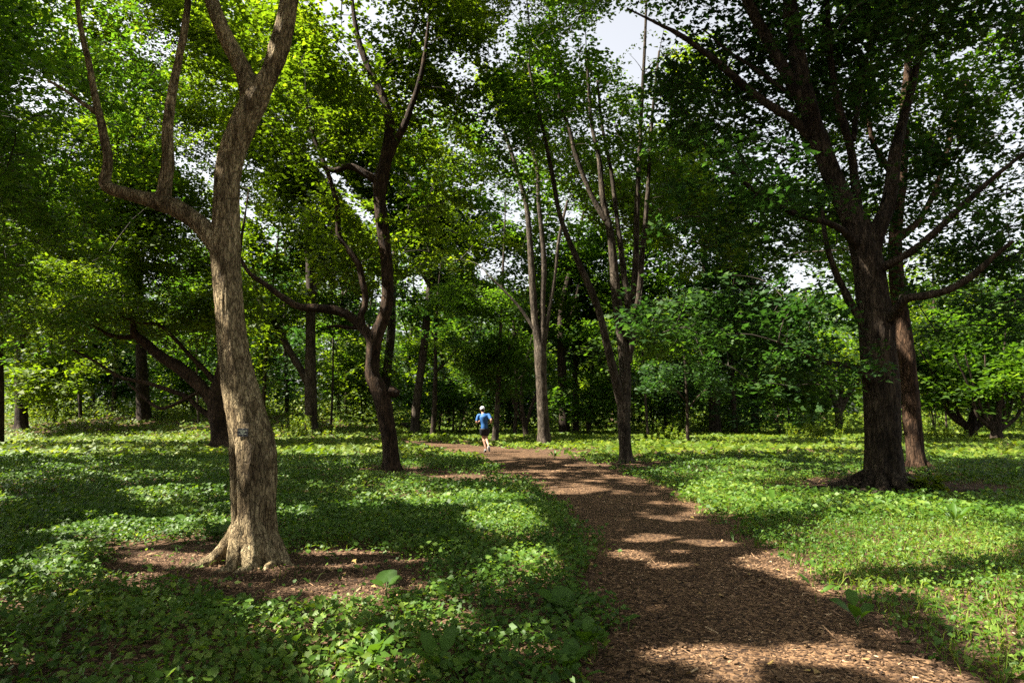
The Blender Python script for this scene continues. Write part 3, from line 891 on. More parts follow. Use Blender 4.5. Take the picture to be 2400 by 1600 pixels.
def build_dark_tree():
    d = 18.9
    trunk = [(918, 1100, 24), (916, 1060, 20), (911, 1015, 20), (904, 975, 21), (896, 935, 22), (884, 905, 21), (873, 880, 19), (873, 845, 18), (876, 810, 19), (884, 780, 18), (897, 750, 16), (906, 715, 16), (909, 670, 15), (905, 600, 15), (896, 530, 16), (890, 470, 16), (892, 430, 19), (903, 380, 17), (911, 330, 15), (912, 280, 13), (895, 220, 10), (868, 168, 9), (845, 110, 8), (830, 40, 6), (820, -60, 4)]
    limbs = [[(878, 810, 16), (865, 785, 14), (850, 768, 12), (846, 740, 9), (856, 714, 8), (852, 670, 8), (838, 617, 8), (808, 575, 7), (793, 545, 7), (791, 485, 7), (766, 398, 6), (735, 320, 5), (720, 255, 4), (715, 190, 3)],
             [(855, 775, 12), (825, 745, 12), (790, 728, 12), (740, 722, 11), (700, 718, 9), (660, 695, 8), (620, 665, 7), (585, 640, 5), (560, 600, 4)],
             [(845, 768, 6), (818, 768, 5), (790, 764, 5), (766, 766, 3)],
             [(905, 380, 14), (925, 335, 11), (945, 300, 10), (962, 255, 8), (976, 215, 7), (990, 160, 6), (1000, 90, 4), (1010, 0, 3)],
             [(892, 430, 13), (860, 410, 10), (820, 390, 9), (780, 400, 7), (740, 380, 4)],
             [(912, 915, 14), (922, 918, 13), (932, 924, 11)]]
    blobs = [(900, 140, 270, 200, 0.8, 4.5, 1.1), (760, 300, 150, 220, -1.0, 2.8, 1.0), (1030, 330, 130, 180, 2, 3.5, 1.0), (860, 560, 190, 140, 2.0, 2.8, .9), (950, -300, 380, 280, 0, 5, 1.0), (740, 60, 120, 130, -0.5, 2.2, 1.0), (690, 680, 110, 60, -1.0, 1.5, .9), (800, 420, 110, 120, 1.5, 2.0, .9), (1060, 100, 110, 130, 1, 3, .8)]
    tree('pruned_tree', 'dark twisted tree with a sawn knot and bare side stub near the mulch patch', d, trunk, limbs, blobs, M_BARK_PRUNED, M_LEAF_YEL, shade_blobs=[((-4.0, 13.6, 12.8), (3.8, 3.0, 1.6), 1.3)], ridge=0.014, ridge_k=8, seg=40, root_amp=0.35, root_h=0.3)  # added out-of-view leaf mass that shades the giant tree's low branches

def build_right_trees():
    d = 14.2
    trunk = [(2072, 1148, 56), (2072, 1110, 52), (2070, 1060, 47), (2068, 1000, 46), (2066, 920, 46), (2058, 830, 45), (2050, 740, 43), (2042, 680, 41), (2034, 620, 40), (2024, 565, 38), (2008, 525, 34), (1982, 480, 29), (1958, 430, 27), (1934, 370, 26), (1912, 310, 26), (1892, 240, 24), (1876, 170, 22), (1864, 95, 21), (1853, 20, 20), (1843, -80, 17), (1830, -230, 12)]
    limbs = [[(1908, 290, 20), (1872, 225, 17), (1836, 160, 17), (1800, 95, 16), (1765, 30, 15), (1735, -40, 13), (1700, -140, 9)],
             [(1900, 320, 15), (1855, 278, 13), (1805, 248, 12), (1760, 215, 12), (1720, 180, 11, -.2), (1680, 145, 10, -.3), (1640, 115, 8, -.4), (1590, 80, 7, -.5), (1540, 55, 5, -.6), (1470, 20, 3, -.6)],
             [(1880, 240, 8), (1830, 205, 6, .2), (1790, 175, 6, .4), (1745, 145, 5, .6), (1700, 115, 4, .8), (1650, 70, 3, 1)],
             [(2022, 570, 18), (2012, 500, 14, .2), (2003, 420, 12, .4), (1996, 360, 11, .5), (1980, 300, 11, .5), (1960, 230, 10, .5), (1948, 150, 9, .5), (1942, 70, 9, .5), (1936, -30, 7, .6)],
             [(2028, 640, 30), (2045, 575, 25, -.1), (2064, 525, 22, -.2), (2082, 475, 20, -.2), (2092, 420, 19, -.2), (2098, 360, 16, -.2), (2112, 300, 13), (2132, 225, 11), (2152, 140, 9), (2172, 40, 7)],
             [(2050, 640, 14), (2085, 618, 11, -.4), (2120, 600, 10, -.6), (2160, 572, 10, -.8), (2200, 535, 9, -1), (2240, 498, 9, -1.2), (2285, 455, 8, -1.4), (2330, 415, 7, -1.5), (2380, 375, 6, -1.6), (2430, 340, 4, -1.7)],
             [(2070, 770, 18), (2098, 730, 13, -.5), (2125, 700, 12, -.8), (2175, 692, 11, -1), (2230, 676, 10, -1.2), (2280, 645, 9, -1.4), (2325, 605, 7, -1.6), (2375, 565, 5, -1.8)],
             [(2020, 590, 16), (1980, 545, 10, -.3), (1938, 522, 9, -.6), (1877, 506, 9, -.9), (1806, 474, 8, -1.2), (1745, 428, 6, -1.5), (1690, 380, 4, -1.8)],
             [(2040, 780, 16), (2005, 730, 11), (1978, 680, 10), (1955, 630, 9), (1938, 575, 8), (1930, 520, 6), (1925, 470, 4)],
             [(2050, 900, 14), (2000, 860, 9, -.6), (1940, 850, 7, -1.0), (1880, 830, 6, -1.4), (1820, 800, 4, -1.8)],
             [(2000, 330, 8, .5), (2012, 240, 7, .6), (2030, 150, 6, .8), (2050, 50, 5, 1), (2060, -40, 4, 1)]]
    blobs = [(1850, 120, 360, 220, 0.8, 4.0, 1.0), (2200, 160, 280, 280, -0.5, 3.6, 1.1), (1760, 470, 230, 150, -1.2, 2.8, .95), (1720, 760, 230, 120, -0.6, 2.3, 1.2), (1880, 860, 150, 70, -0.8, 1.8, 1.0), (2270, 560, 200, 160, -.5, 2.6, .9), (1960, 420, 240, 160, 1.5, 2.6, .7), (2200, 380, 160, 120, .5, 2.6, .6), (2000, -320, 680, 280, 0, 5.5, 1.0), (2330, 740, 120, 90, -0.5, 1.8, .8), (1560, 690, 110, 90, -0.3, 1.8, 1.0), (1600, 300, 150, 140, 1, 2.5, .8)]
    tree('giant_tree', 'biggest dark furrowed trunk with spreading surface roots and many heavy limbs', d, trunk, limbs, blobs, M_BARK_DARK, M_LEAF_COOL, roots=7, root_amp=0.85, root_h=0.28, ridge=0.022, ridge_k=7.5, seg=96, dens=1.0, slim=0.88, shade_blobs=[((0.5, 12.5, 14.5), (4.5, 4.0, 2.2), 1.6), ((3.5, 15.5, 15.5), (4.5, 4.0, 2.4), 1.5)], trunk_label='massive trunk with deep vertical furrows')  # unseen leaf masses added overhead to darken this crown
    gt = bpy.data.objects['giant_tree']
    add_roots(gt, gt.location, [(178, 1.5, .13, .36, .32), (215, .9, .13, .34, .34), (245, .8, .12, .32, .36), (275, .75, .13, .36, .36), (300, .7, .11, .28, .38), (328, 1.0, .13, .34, .36), (5, 1.5, .12, .32, .34), (200, 2.2, .07, .16, .5), (350, 2.0, .07, .16, .5)], M_BARK_DARK, 0.012, 16)
    d = 18.4
    trunk = [(2147, 1078, 28), (2144, 1045, 24), (2137, 980, 24), (2131, 900, 23), (2123, 820, 23), (2115, 760, 22), (2108, 700, 20), (2101, 640, 20), (2098, 570, 18), (2104, 490, 17), (2112, 410, 16), (2118, 330, 14), (2120, 240, 12), (2130, 140, 10), (2140, 20, 8), (2140, -100, 5)]
    limbs = [[(2108, 440, 14), (2088, 405, 10), (2066, 370, 8), (2045, 330, 7), (2035, 270, 6), (2020, 190, 5)], [(2104, 560, 13), (2150, 520, 9), (2190, 450, 8), (2215, 370, 7), (2240, 280, 6), (2270, 180, 4)]]
    blobs = [(2100, 200, 300, 260, 1.5, 4.0, .9), (2300, 450, 170, 230, 2.0, 3.5, .8), (1900, 560, 220, 140, 3.5, 3.0, .8), (2250, -260, 380, 220, 0, 5, .7)]
    tree('red_barked_tree', 'reddish brown trunk standing close behind the giant dark one', d, trunk, limbs, blobs, M_BARK_RED, M_LEAF_MID, ridge=0.018, seg=48, root_amp=0.5, root_h=0.3, slim=0.84)
    rt = bpy.data.objects['red_barked_tree']
    add_roots(rt, rt.location, [(200, .5, .10, .3, .2), (265, .45, .10, .3, .2), (320, .6, .10, .28, .2), (350, .7, .09, .25, .2)], M_BARK_RED, 0.01, 14)

def build_centre_trees():
    d = 21.7
    trunk = [(1468, 1085, 22), (1466, 1060, 17), (1464, 1020, 16), (1462, 980, 17), (1463, 930, 17), (1465, 880, 16), (1462, 830, 14), (1453, 760, 12), (1444, 690, 12), (1438, 620, 11), (1432, 560, 10), (1422, 510, 9), (1413, 470, 8), (1409, 420, 7), (1402, 360, 6), (1388, 300, 5), (1380, 220, 4), (1375, 120, 3)]
    limbs = [[(1420, 515, 9), (1397, 478, 7), (1372, 425, 6), (1347, 355, 6), (1332, 295, 5), (1316, 255, 4), (1300, 170, 3)],
             [(1468, 850, 12), (1474, 740, 9, .3), (1462, 640, 8, .4), (1447, 520, 6, .5), (1432, 400, 5, .6), (1412, 300, 4, .6), (1400, 190, 3, .6)],
             [(1470, 850, 12), (1484, 760, 10, .2), (1487, 680, 10, .2), (1491, 590, 8, .2), (1493, 480, 7, .2), (1498, 380, 6, .2), (1504, 250, 5, .2), (1511, 110, 4, .2), (1515, 0, 3)],
             [(1476, 830, 9), (1497, 700, 8, -.3), (1506, 585, 7, -.4), (1516, 480, 6, -.5), (1521, 400, 5, -.5), (1530, 260, 4, -.5), (1545, 120, 3, -.5)],
             [(1458, 950, 13), (1438, 870, 11, -.3), (1421, 800, 10, -.5), (1404, 730, 9, -.6), (1383, 675, 9, -.7), (1358, 620, 8, -.8), (1332, 560, 7, -.9), (1311, 500, 6, -.9), (1296, 420, 6, -1), (1281, 340, 5, -1), (1262, 260, 4, -1), (1238, 150, 3, -1)]]
    blobs = [(1400, 150, 230, 180, 0.5, 4.0, .9), (1240, 280, 130, 180, -0.8, 2.8, 1.0), (1560, 330, 120, 190, 0, 2.8, .9), (1400, -260, 380, 260, 0, 5, 1.0), (1400, 800, 80, 70, 0.8, 1.2, .8), (1560, 760, 110, 90, 1.5, 2, .8), (1420, 400, 150, 100, 3.5, 2.0, .9), (1440, 300, 130, 100, -1.0, 1.6, .7)]
    tree('many_stemmed_tree', 'pale tree splitting into many tall upright stems beside the path bend', d, trunk, limbs, blobs, M_BARK_GREY, M_LEAF_MID, ridge=0.010, seg=36, root_amp=0.55, root_h=0.3)
    d = 31.8
    trunk = [(1278, 1045, 19), (1274, 1000, 15), (1271, 940, 14), (1268, 880, 14), (1266, 835, 15), (1261, 795, 11), (1254, 755, 9), (1250, 700, 9), (1245, 620, 8), (1240, 540, 7), (1232, 475, 6), (1214, 410, 6), (1190, 330, 5), (1160, 240, 4), (1140, 160, 3)]
    limbs = [[(1267, 820, 11), (1272, 775, 8), (1272, 700, 7), (1275, 620, 7), (1269, 540, 6), (1262, 470, 5), (1258, 390, 5), (1238, 320, 4), (1230, 220, 3)],
             [(1268, 860, 8), (1285, 740, 5), (1300, 650, 4), (1310, 560, 4), (1330, 470, 3)],
             [(1258, 780, 6), (1225, 730, 4), (1190, 690, 3), (1150, 650, 3)]]
    blobs = [(1150, 240, 190, 190, 1, 5, 1.0), (1270, 430, 160, 150, 2, 4, .9), (1200, -150, 300, 240, 0, 6, .9), (1130, 540, 140, 120, 3, 4, .8), (1480, 420, 190, 170, 4, 5, .8), (1640, 480, 160, 170, 5, 5, .8), (1600, 200, 180, 150, 6, 5, .7)]
    tree('twin_stem_tree', 'slender trunk forking into two pale stems right of the runner', d, trunk, limbs, blobs, M_BARK_GREY, M_LEAF_YEL, ridge=0.010, seg=28, root_amp=0.5)

def build_left_trees():
    d = 32.0
    trunk = [(520, 1050, 34), (514, 1010, 25), (508, 965, 25), (505, 930, 23), (512, 890, 15), (520, 850, 12), (530, 790, 10), (545, 700, 8), (560, 600, 6)]
    limbs = [[(508, 960, 20), (490, 930, 18), (459, 894, 18), (418, 860, 17), (374, 833, 15), (340, 802, 13), (315, 780, 11), (313, 745, 8), (304, 700, 7), (296, 640, 6), (270, 560, 5), (240, 480, 4)],
             [(512, 905, 9), (476, 863, 7), (439, 826, 6), (408, 792, 6), (371, 761, 5), (330, 757, 4), (280, 740, 3)],
             [(506, 985, 10), (469, 958, 8), (439, 931, 7), (408, 918, 7), (367, 904, 6), (333, 894, 6), (292, 887, 5), (258, 870, 5), (221, 846, 4), (170, 819, 3)],
             [(462, 920, 5, -.3), (428, 938, 5, -.5), (401, 951, 5, -.6), (377, 957, 5, -.7), (354, 945, 5, -.7), (326, 921, 4, -.7), (299, 897, 3, -.6)],
             [(320, 788, 8), (289, 790, 7), (258, 785, 6), (231, 771, 5), (190, 750, 4), (150, 700, 3)]]
    blobs = [(250, 640, 260, 160, 0, 4.5, 1.0), (120, 800, 180, 90, -1, 3.5, 1.0), (330, 400, 280, 190, 1, 5, 1.0), (480, 720, 140, 120, 1, 3, .8), (70, 480, 190, 180, 1, 5, 1.0), (200, 130, 280, 190, 2, 5, 1.0), (480, 180, 200, 180, 3, 5, .9), (250, -120, 400, 160, 2, 6, .8)]
    tree('low_branched_tree', 'dark tree with long arching low branches reaching over the sunlit clearing', d, trunk, limbs, blobs, M_BARK_PRUNED, M_LEAF_YEL, ridge=0.018, ridge_k=6, seg=32, root_amp=0.7, root_h=0.35, slim=0.82)
    d = 44.0
    trunk = [(730, 1024, 19), (729, 980, 16), (728, 900, 15), (728, 820, 13), (728, 740, 12), (727, 640, 11), (722, 540, 9), (716, 420, 7)]
    limbs = [[(724, 900, 11), (706, 868, 9), (690, 842, 9), (662, 792, 9), (640, 750, 8), (615, 712, 7), (600, 675, 6), (590, 600, 4)], [(729, 700, 9), (760, 620, 6), (780, 540, 5), (800, 460, 4)]]
    blobs = [(690, 420, 190, 230, 1, 6, 1.1), (620, 640, 140, 130, 0, 4, 1.0), (790, 650, 110, 130, 2, 4, 1.0), (600, 160, 200, 220, 2, 6, 1.0), (860, 350, 150, 200, 3, 5, 1.0), (770, 430, 130, 170, 1, 4, 1.0), (420, 110, 220, 160, -8, 5, 1.0), (705, 240, 120, 150, -7, 4, .9)]
    tree('straight_grey_tree', 'straight grey trunk with one slanting limb right of the bent tan tree', d, trunk, limbs, blobs, M_BARK_GREY, M_LEAF_YEL, ridge=0.02, seg=26)
    specs = [
        ('leaning_tree', 'pale slim trunk leaning right, between the twisted tree and the runner', 46, [(972, 1018, 12), (975, 960, 11), (985, 880, 10), (995, 800, 10), (1003, 720, 10), (1010, 650, 9), (1014, 580, 8), (1020, 480, 6)], [[(1006, 690, 7), (1030, 640, 5), (1060, 590, 4), (1090, 530, 3)], [(1008, 670, 7), (975, 610, 5), (950, 560, 4)]], [(1020, 460, 180, 220, 1, 5, 1.3), (1060, 690, 110, 100, 1, 4, .9)], M_BARK_GREY, M_LEAF_MID),
        ('pale_tree', 'pale grey trunk half hidden behind the twisted dark tree', 52, [(893, 1016, 13), (900, 940, 12), (908, 860, 11), (917, 780, 11), (920, 700, 9), (926, 600, 8)], [], [(930, 560, 140, 180, 0, 5, 1.0)], M_BARK_GREY, M_LEAF_COOL),
        ('edge_trunk_tree', 'black trunk at the foot of the bank by the left border', 44, [(50, 1012, 17), (50, 960, 14), (48, 880, 13), (46, 780, 12), (46, 640, 10), (50, 480, 8)], [[(48, 800, 7), (90, 730, 6), (130, 650, 4)]], [(60, 560, 200, 230, 1, 5, 1.1), (100, 850, 150, 90, -2, 3, 1.2)], M_BARK_DARK, M_LEAF_YEL),
        ('thin_bank_tree', 'thin dark trunk on the bank, just right of the black border trunk', 52, [(127, 985, 9), (126, 920, 8), (124, 840, 7), (120, 720, 6)], [], [(130, 680, 120, 130, 0, 4, .7)], M_BARK_DARK, M_LEAF_YEL),
        ('bank_tree', 'short thick trunk standing in the shade on the bank', 48, [(338, 985, 18), (335, 940, 16), (333, 880, 14), (330, 800, 12), (328, 700, 10)], [], [(330, 700, 150, 120, 1, 5, .7)], M_BARK_DARK, M_LEAF_MID),
        ('slim_tree', 'slim straight trunk immediately right of the running man', 37, [(1160, 1036, 9), (1164, 980, 7), (1168, 900, 6), (1171, 820, 5), (1176, 700, 4), (1180, 600, 3)], [[(1169, 880, 4), (1190, 820, 3), (1215, 770, 2)]], [(1120, 740, 130, 130, 0, 3, 1.0), (1170, 860, 110, 80, 1, 2.5, 1.0)], M_BARK_GREY, M_LEAF_MID),
        ('broad_background_tree', 'broad dark trunk seen between the twin stems and the many-stemmed tree', 48, [(1322, 1016, 15), (1322, 960, 13), (1318, 900, 12), (1316, 820, 11), (1318, 720, 9), (1345, 600, 6)], [[(1318, 780, 8), (1345, 720, 6), (1360, 650, 4)]], [(1340, 640, 170, 190, 1, 5, 1.3), (1220, 520, 120, 180, -3, 4, 1.0), (1450, 560, 150, 170, -4, 4, 1.1), (1335, 620, 70, 110, -4, 2, 1.2)], M_BARK_DARK, M_LEAF_MID),
        ('narrow_background_tree', 'narrow black trunk just right of the broad background one', 51, [(1350, 1014, 9), (1350, 950, 8), (1348, 880, 7), (1352, 780, 6)], [], [(1390, 790, 100, 100, 0, 3.5, 1.0)], M_BARK_DARK, M_LEAF_COOL),
        ('mottled_trunk_tree', 'mottled grey trunk rising behind the young sapling', 48, [(1676, 1000, 16), (1674, 950, 14), (1670, 880, 13), (1665, 800, 12), (1660, 700, 10), (1650, 600, 8)], [], [(1620, 600, 210, 220, 1, 5, 1.3), (1640, 420, 170, 130, -6, 4, 1.0), (1560, 870, 100, 90, 0, 3, 1.0), (1720, 780, 120, 110, 0, 3, 1.0)], M_BARK_GREY, M_LEAF_COOL),
        ('shaded_trunk_tree', 'dark trunk in deep shade between the sapling and the giant tree', 50, [(1770, 1000, 12), (1769, 950, 10), (1768, 880, 9), (1766, 780, 8)], [], [(1820, 680, 190, 200, 0, 4.5, 1.2), (1870, 560, 230, 140, 2, 4.5, 1.2), (1880, 600, 180, 110, -9, 3.0, 1.0), (1850, 920, 110, 80, -2, 2.5, 1.2)], M_BARK_DARK, M_LEAF_MID),
        ('forked_pale_tree', 'pale forked tree at the sunny lawn left of the giant trunk', 54, [(1968, 990, 11), (1965, 965, 9), (1955, 935, 7), (1940, 895, 6), (1930, 860, 4)], [[(1966, 970, 8), (1985, 930, 6), (2010, 895, 5), (2030, 860, 4)], [(1965, 965, 7), (1972, 920, 5), (1978, 880, 4)]], [(1970, 830, 110, 80, 0, 4, .55)], M_BARK_GREY, M_LEAF_YEL),
        ('curved_shrub_tree', 'thin curving dark stems below the leaves left of the twin stem tree', 42, [(1235, 1018, 7), (1228, 985, 6), (1222, 940, 5), (1226, 880, 4), (1240, 820, 3)], [[(1232, 1000, 5), (1245, 955, 4), (1262, 910, 3)], [(1230, 995, 4), (1205, 950, 3), (1195, 900, 3)]], [(1220, 850, 90, 70, 0, 3, .7)], M_BARK_DARK, M_LEAF_MID)]
    for nm, lb, d, tr, lm, bl, bk, lf in specs:
        tree(nm, lb, d, tr, lm, bl, bk, lf, ridge=0.015, seg=20, ridge_k=6)
    # the sapling
    tree('sapling', 'young sapling with a thin black stem standing alone on the sunlit grass', 34.5, [(1612, 1040, 5), (1611, 980, 4), (1609, 920, 3.5), (1606, 860, 2.5), (1600, 800, 1.5)],
         [[(1610, 960, 2.5), (1640, 925, 2), (1665, 905, 1.2)], [(1609, 940, 2.5), (1575, 905, 2), (1550, 890, 1.2)]], [(1605, 890, 85, 70, 0, 1.7, 2.0), (1600, 940, 60, 30, 0, 1.2, 1.2)], M_BARK_DARK, M_LEAF_COOL, ridge=0, seg=12, roots=0, dens=1.4)
    # multi-stemmed shrubs by the right border
    def fan(cx, cy, n, w, h):
        out = []
        for k in range(n):
            a = (k + 0.5) / n * 2 - 1 + 0.12 * math.sin(5 * k)
            out.append([(cx + a * 8, cy - 4, 6), (cx + a * w * 0.45 + 6 * math.sin(9 * k), cy - h * 0.22, 4.2, .3 * a), (cx + a * w * 0.62 - 8 * math.sin(7 * k), cy - h * 0.55, 3, .6 * a), (cx + a * w, cy - h, 1.6, a)])
        return out
    tree('spreading_shrub', 'dark many-stemmed shrub with curved stems and a pale root by the right border', 41, [(2275, 1020, 17), (2276, 1005, 14), (2280, 980, 10), (2290, 930, 7), (2295, 860, 4)], fan(2278, 1010, 8, 140, 190), [(2270, 840, 170, 130, 0, 3.2, 1.5), (2180, 890, 90, 80, 0, 2.5, 1.0)], M_BARK_DARK, M_LEAF_MID, seg=16, ridge=0.006)
    tree('border_shrub', 'second dark many-stemmed shrub, against the right border of the lawn', 38, [(2335, 1025, 15), (2335, 1005, 12), (2338, 980, 9), (2345, 920, 6), (2350, 860, 4)], fan(2336, 1012, 6, 120, 180), [(2350, 860, 130, 110, 0, 3.0, 1.5)], M_BARK_DARK, M_LEAF_MID, seg=16, ridge=0.006)

build_dark_tree()
build_right_trees()
build_centre_trees()
build_left_trees()

# ------------------------------------------------------------------ trees beyond, and unseen trees added out of the frame for shade
def free_tree(name, label, x, y, h, r0, crown_r, crown_z, bark, leaf, group=None, dens=0.8, k=3, cat='tree', low=None):
    z0 = float(ground_z(x, y))
    root = empty(name, (x, y, z0), label, cat, group)
    lean = rng.normal(0, 0.05, 2)
    pts = np.array([[x + lean[0] * t * h + 0.12 * math.sin(t * 5 + x), y + lean[1] * t * h, z0 - 0.1 + t * h, r0 * (1 - 0.8 * t)] for t in np.linspace(0, 1, 7)])
    ps = spline(pts, 40)
    V, Fq = tube(ps, 14, 0.0, lump=0.08, roots=4, root_amp=0.4, root_h=0.3, seed=x)
    quad_mesh('trunk', V, Fq, bark, root)
    sk = [ps[14:, :3]]
    for i in range(k):
        t = 0.38 + 0.5 * i / max(1, k)
        b = ps[int(t * 39)]
        a = rng.random() * 6.28
        e = np.array([math.cos(a), math.sin(a), 0.8])
        L = crown_r * 0.8
        lp = np.array([[*b[:3], b[3] * 0.6], [*(b[:3] + e * L * 0.5 + [0, 0, .2]), b[3] * 0.4], [*(b[:3] + e * L + [0, 0, .8]), 0.02]])
        ls = spline(lp, 12)
        V, Fq = tube(ls, 8, 0.0)
        quad_mesh('limb', V, Fq, bark, root)
        sk.append(ls[:, :3])
    c0 = ps[-1, :3]
    blobs = [((x, y, z0 + crown_z), (crown_r, crown_r, (h + 2 - crown_z) * 0.9), 1.0)]
    if low: blobs.append(((x + rng.normal(0, 1), y, z0 + low), (crown_r * 0.9, crown_r * 0.8, low * 0.7), 0.45))
    build_crown(root, blobs, leaf, np.concatenate(sk), None, dens)
    return root

def build_background():
    leafs = [M_LEAF_MID, M_LEAF_YEL, M_LEAF_COOL]
    n = 0
    where = ['just outside the left border', 'behind the black border trunk', 'behind the thin bank trunk', 'behind the short thick bank trunk', 'behind the long arching branches', 'hidden behind the bent tan trunk', 'just right of the bent tan trunk', 'behind the pale fallen log', 'behind the twisted dark trunk', 'behind the leaning pale trunk', 'right of the leaning pale trunk', 'directly behind the running man', 'behind the slim trunk next to the runner', 'between the twin stems and the broad dark trunk', 'behind the slanting stem of the many-stemmed tree', 'behind the many-stemmed tree', 'left of the lone sapling', 'behind the mottled grey trunk', 'right of the mottled grey trunk', 'behind the forked pale tree', 'just left of the giant trunk', 'right of the reddish trunk', 'behind the spreading shrub', 'behind the shrub at the right border', 'just outside the right border']
    for (px, d, h, lo) in [(-60, 60, 17, 4), (90, 66, 19, 4), (210, 58, 15, 3.5), (330, 68, 18, 4), (450, 62, 15, 4), (560, 60, 14, 3.5), (650, 66, 18, 4), (790, 60, 15, 3.5), (850, 72, 20, 4), (960, 64, 14, 4), (1050, 62, 13, 3.5), (1110, 74, 17, 4), (1190, 62, 13, 3.5), (1290, 68, 16, 4), (1400, 64, 13, 3.5), (1480, 76, 17, 4), (1560, 62, 13, 3.5), (1640, 72, 15, 4), (1720, 64, 13, 3.5), (1830, 68, 14, 4), (1900, 74, 14, 3.5), (2080, 70, 18, 4), (2200, 62, 16, 3.5), (2310, 60, 15, 3.5), (2440, 60, 16, 4)]:
        p = P(px, 965, d)
        free_tree('background_tree', 'tall leafy tree of the far wood, ' + where[n], p[0], p[1], h, 0.26, 4.2, h * 0.62, M_BARK_GREY if n % 2 else M_BARK_DARK, leafs[n % 3], 'trees of the wood beyond the clearing', 0.9, low=lo)
        n += 1
    spots = [(470, 46, 'between the arching branches and the bent tan trunk'), (615, 44, 'just right of the bent tan trunk'), (668, 52, 'left of the straight grey trunk'), (775, 47, 'right of the straight grey trunk'), (812, 56, 'above the pale fallen log'), (1010, 44, 'between the leaning pale trunk and the runner'), (1058, 50, 'left of the running man'), (1205, 45, 'left of the twin stems'), (1380, 52, 'left of the many-stemmed trunk'), (1515, 44, 'right of the many-stemmed trunk'), (1560, 54, 'left of the lone sapling'), (1720, 46, 'between the mottled and the shaded trunk'), (1850, 52, 'right of the dark shaded trunk'), (185, 48, 'on the bank right of its thin trunk'), (265, 55, 'on the bank left of its short thick trunk'), (2215, 52, 'behind the spreading shrub')]
    for i, (px, d, wh) in enumerate(spots):
        p = P(px, 1000, d)
        free_tree('slender_tree', 'slender straight young trunk in the wood, ' + wh, p[0], p[1], 13 + 3 * math.sin(7 * i), 0.085 + 0.05 * (i % 3), 2.6, 9.0, M_BARK_DARK if i % 3 else M_BARK_GREY, leafs[i % 3], 'slender trunks of the wood', 0.7)
    # understory shrubs in front of the wood
    k = 0
    where = ['behind the bent tan trunk', 'just right of the bent tan trunk', 'behind the pale fallen log', 'behind the twisted dark trunk', 'right of the leaning pale trunk', 'left of the running man', 'behind the running man', 'behind the thin curving stems', 'left of the many-stemmed trunk', 'behind the many-stemmed trunk', 'left of the lone sapling', 'behind the lone sapling', 'between the two shaded trunks', 'right of the dark shaded trunk', 'at the foot of the forked pale tree', 'between the two trunks of the left border', 'left of the short thick bank trunk', 'under the long arching branches', 'left of the spreading shrub', 'at the right border']
    for (px, d, h) in [(560, 52, 6.0), (620, 58, 7), (790, 54, 5.4), (850, 52, 6.6), (1030, 50, 5.2), (1075, 47, 3.4), (1120, 54, 7.0), (1200, 52, 5.4), (1380, 46, 4.4), (1420, 56, 7.0), (1530, 54, 5.4), (1600, 57, 7.0), (1720, 50, 3.6), (1830, 44, 2.6), (1880, 56, 5), (100, 50, 3.2), (250, 56, 5), (430, 53, 6), (2190, 54, 4.4), (2400, 54, 5.0)]:
        p = P(px, 990, d)
        z0 = float(ground_z(p[0], p[1]))
        root = empty('understory_shrub', (p[0], p[1], z0), 'leafy bush of the wood edge, ' + where[k], 'shrub', 'understory shrubs at the edge of the wood')
        for q in range(4):
            a = rng.random() * 6.28
            ls = spline(np.array([[p[0], p[1], z0 - .05, .04], [p[0] + .4 * math.cos(a), p[1] + .4 * math.sin(a), z0 + h * .45, .03], [p[0] + .9 * math.cos(a), p[1] + .9 * math.sin(a), z0 + h * .9, .012]]), 10)
            V, Fq = tube(ls, 6, 0)
            quad_mesh('stem', V, Fq, M_BARK_DARK, root)
        build_crown(root, [((p[0], p[1], z0 + h * 0.6), (2.7, 1.7, h * 0.48), 1.5)], leafs[(k + 1) % 3 if k % 3 else 1], None, None, 0.95, thresh=0.45)
        k += 1

def build_offside():
    g = 'trees added out of view for shade'
    where = ['left of the bent tan trunk', 'left of the sunny clearing', 'behind the viewpoint on the left', 'behind the viewpoint on the right', 'far left of the clearing', 'by the bank on the far left', 'behind and left of the viewpoint', 'right of the path', 'far left of the near weeds', 'high above the bank on the left', 'high above the clearing on the left']
    for i, (x, y, h, r, cz) in enumerate([(-9.5, 3.0, 15, 5.0, 10), (-13, 11, 17, 5.5, 11), (-5.0, -5.0, 16, 5.0, 10.5), (3.5, -6.0, 16, 5.0, 11), (-17, 21, 18, 6, 11), (-24, 32, 17, 6, 11), (-11.5, -3, 15, 5, 10), (15, 4, 15, 5, 10), (-19, 3, 17, 6, 11), (-31, 31, 26, 6.5, 19), (-21, 17, 24, 6, 18)]):  # the last two are added to darken the upper left crowns
        free_tree('added_shade_tree', 'tall broad-leaved tree added out of view for shade, standing ' + where[i], x, y, h, 0.3, r, cz, M_BARK_DARK, M_LEAF_MID, g, 0.66)

build_background()
build_offside()

# ------------------------------------------------------------------ far wood as one mass
def far_wood():
    n = 80000
    ang = rng.uniform(-0.95, 0.95, n)
    d = rng.uniform(78, 100, n)
    x = np.sin(ang) * d * 1.15; y = np.cos(ang) * d + 10
    top = 12 + 9 * fbm(np.stack([x * .09, y * .09, 0 * x], -1), 3)
    z = ground_z(x, y) + rng.random(n) * top
    p = np.stack([x, y, z], -1)
    p = p[fbm(p * .22, 2) + 0.25 * sstep(7, 2, p[:, 2]) > 0.40]
    m = len(p)
    nr = np.stack([rng.normal(0, .6, m), rng.normal(0, .6, m) - .4, np.ones(m)], -1)
    V, Fc, nt = place(TRI, p, nr, rng.uniform(0.6, 1.2, m))
    o = mesh_obj('far_wood', V, Fc, M_LEAF_MID, tint=np.repeat(np.clip(rng.normal(.5, .2, m), 0, 1), nt))
    props(o, 'distant mass of leafy woodland closing the view', None, None, 'stuff')
far_wood()
make_cover()
make_chips()

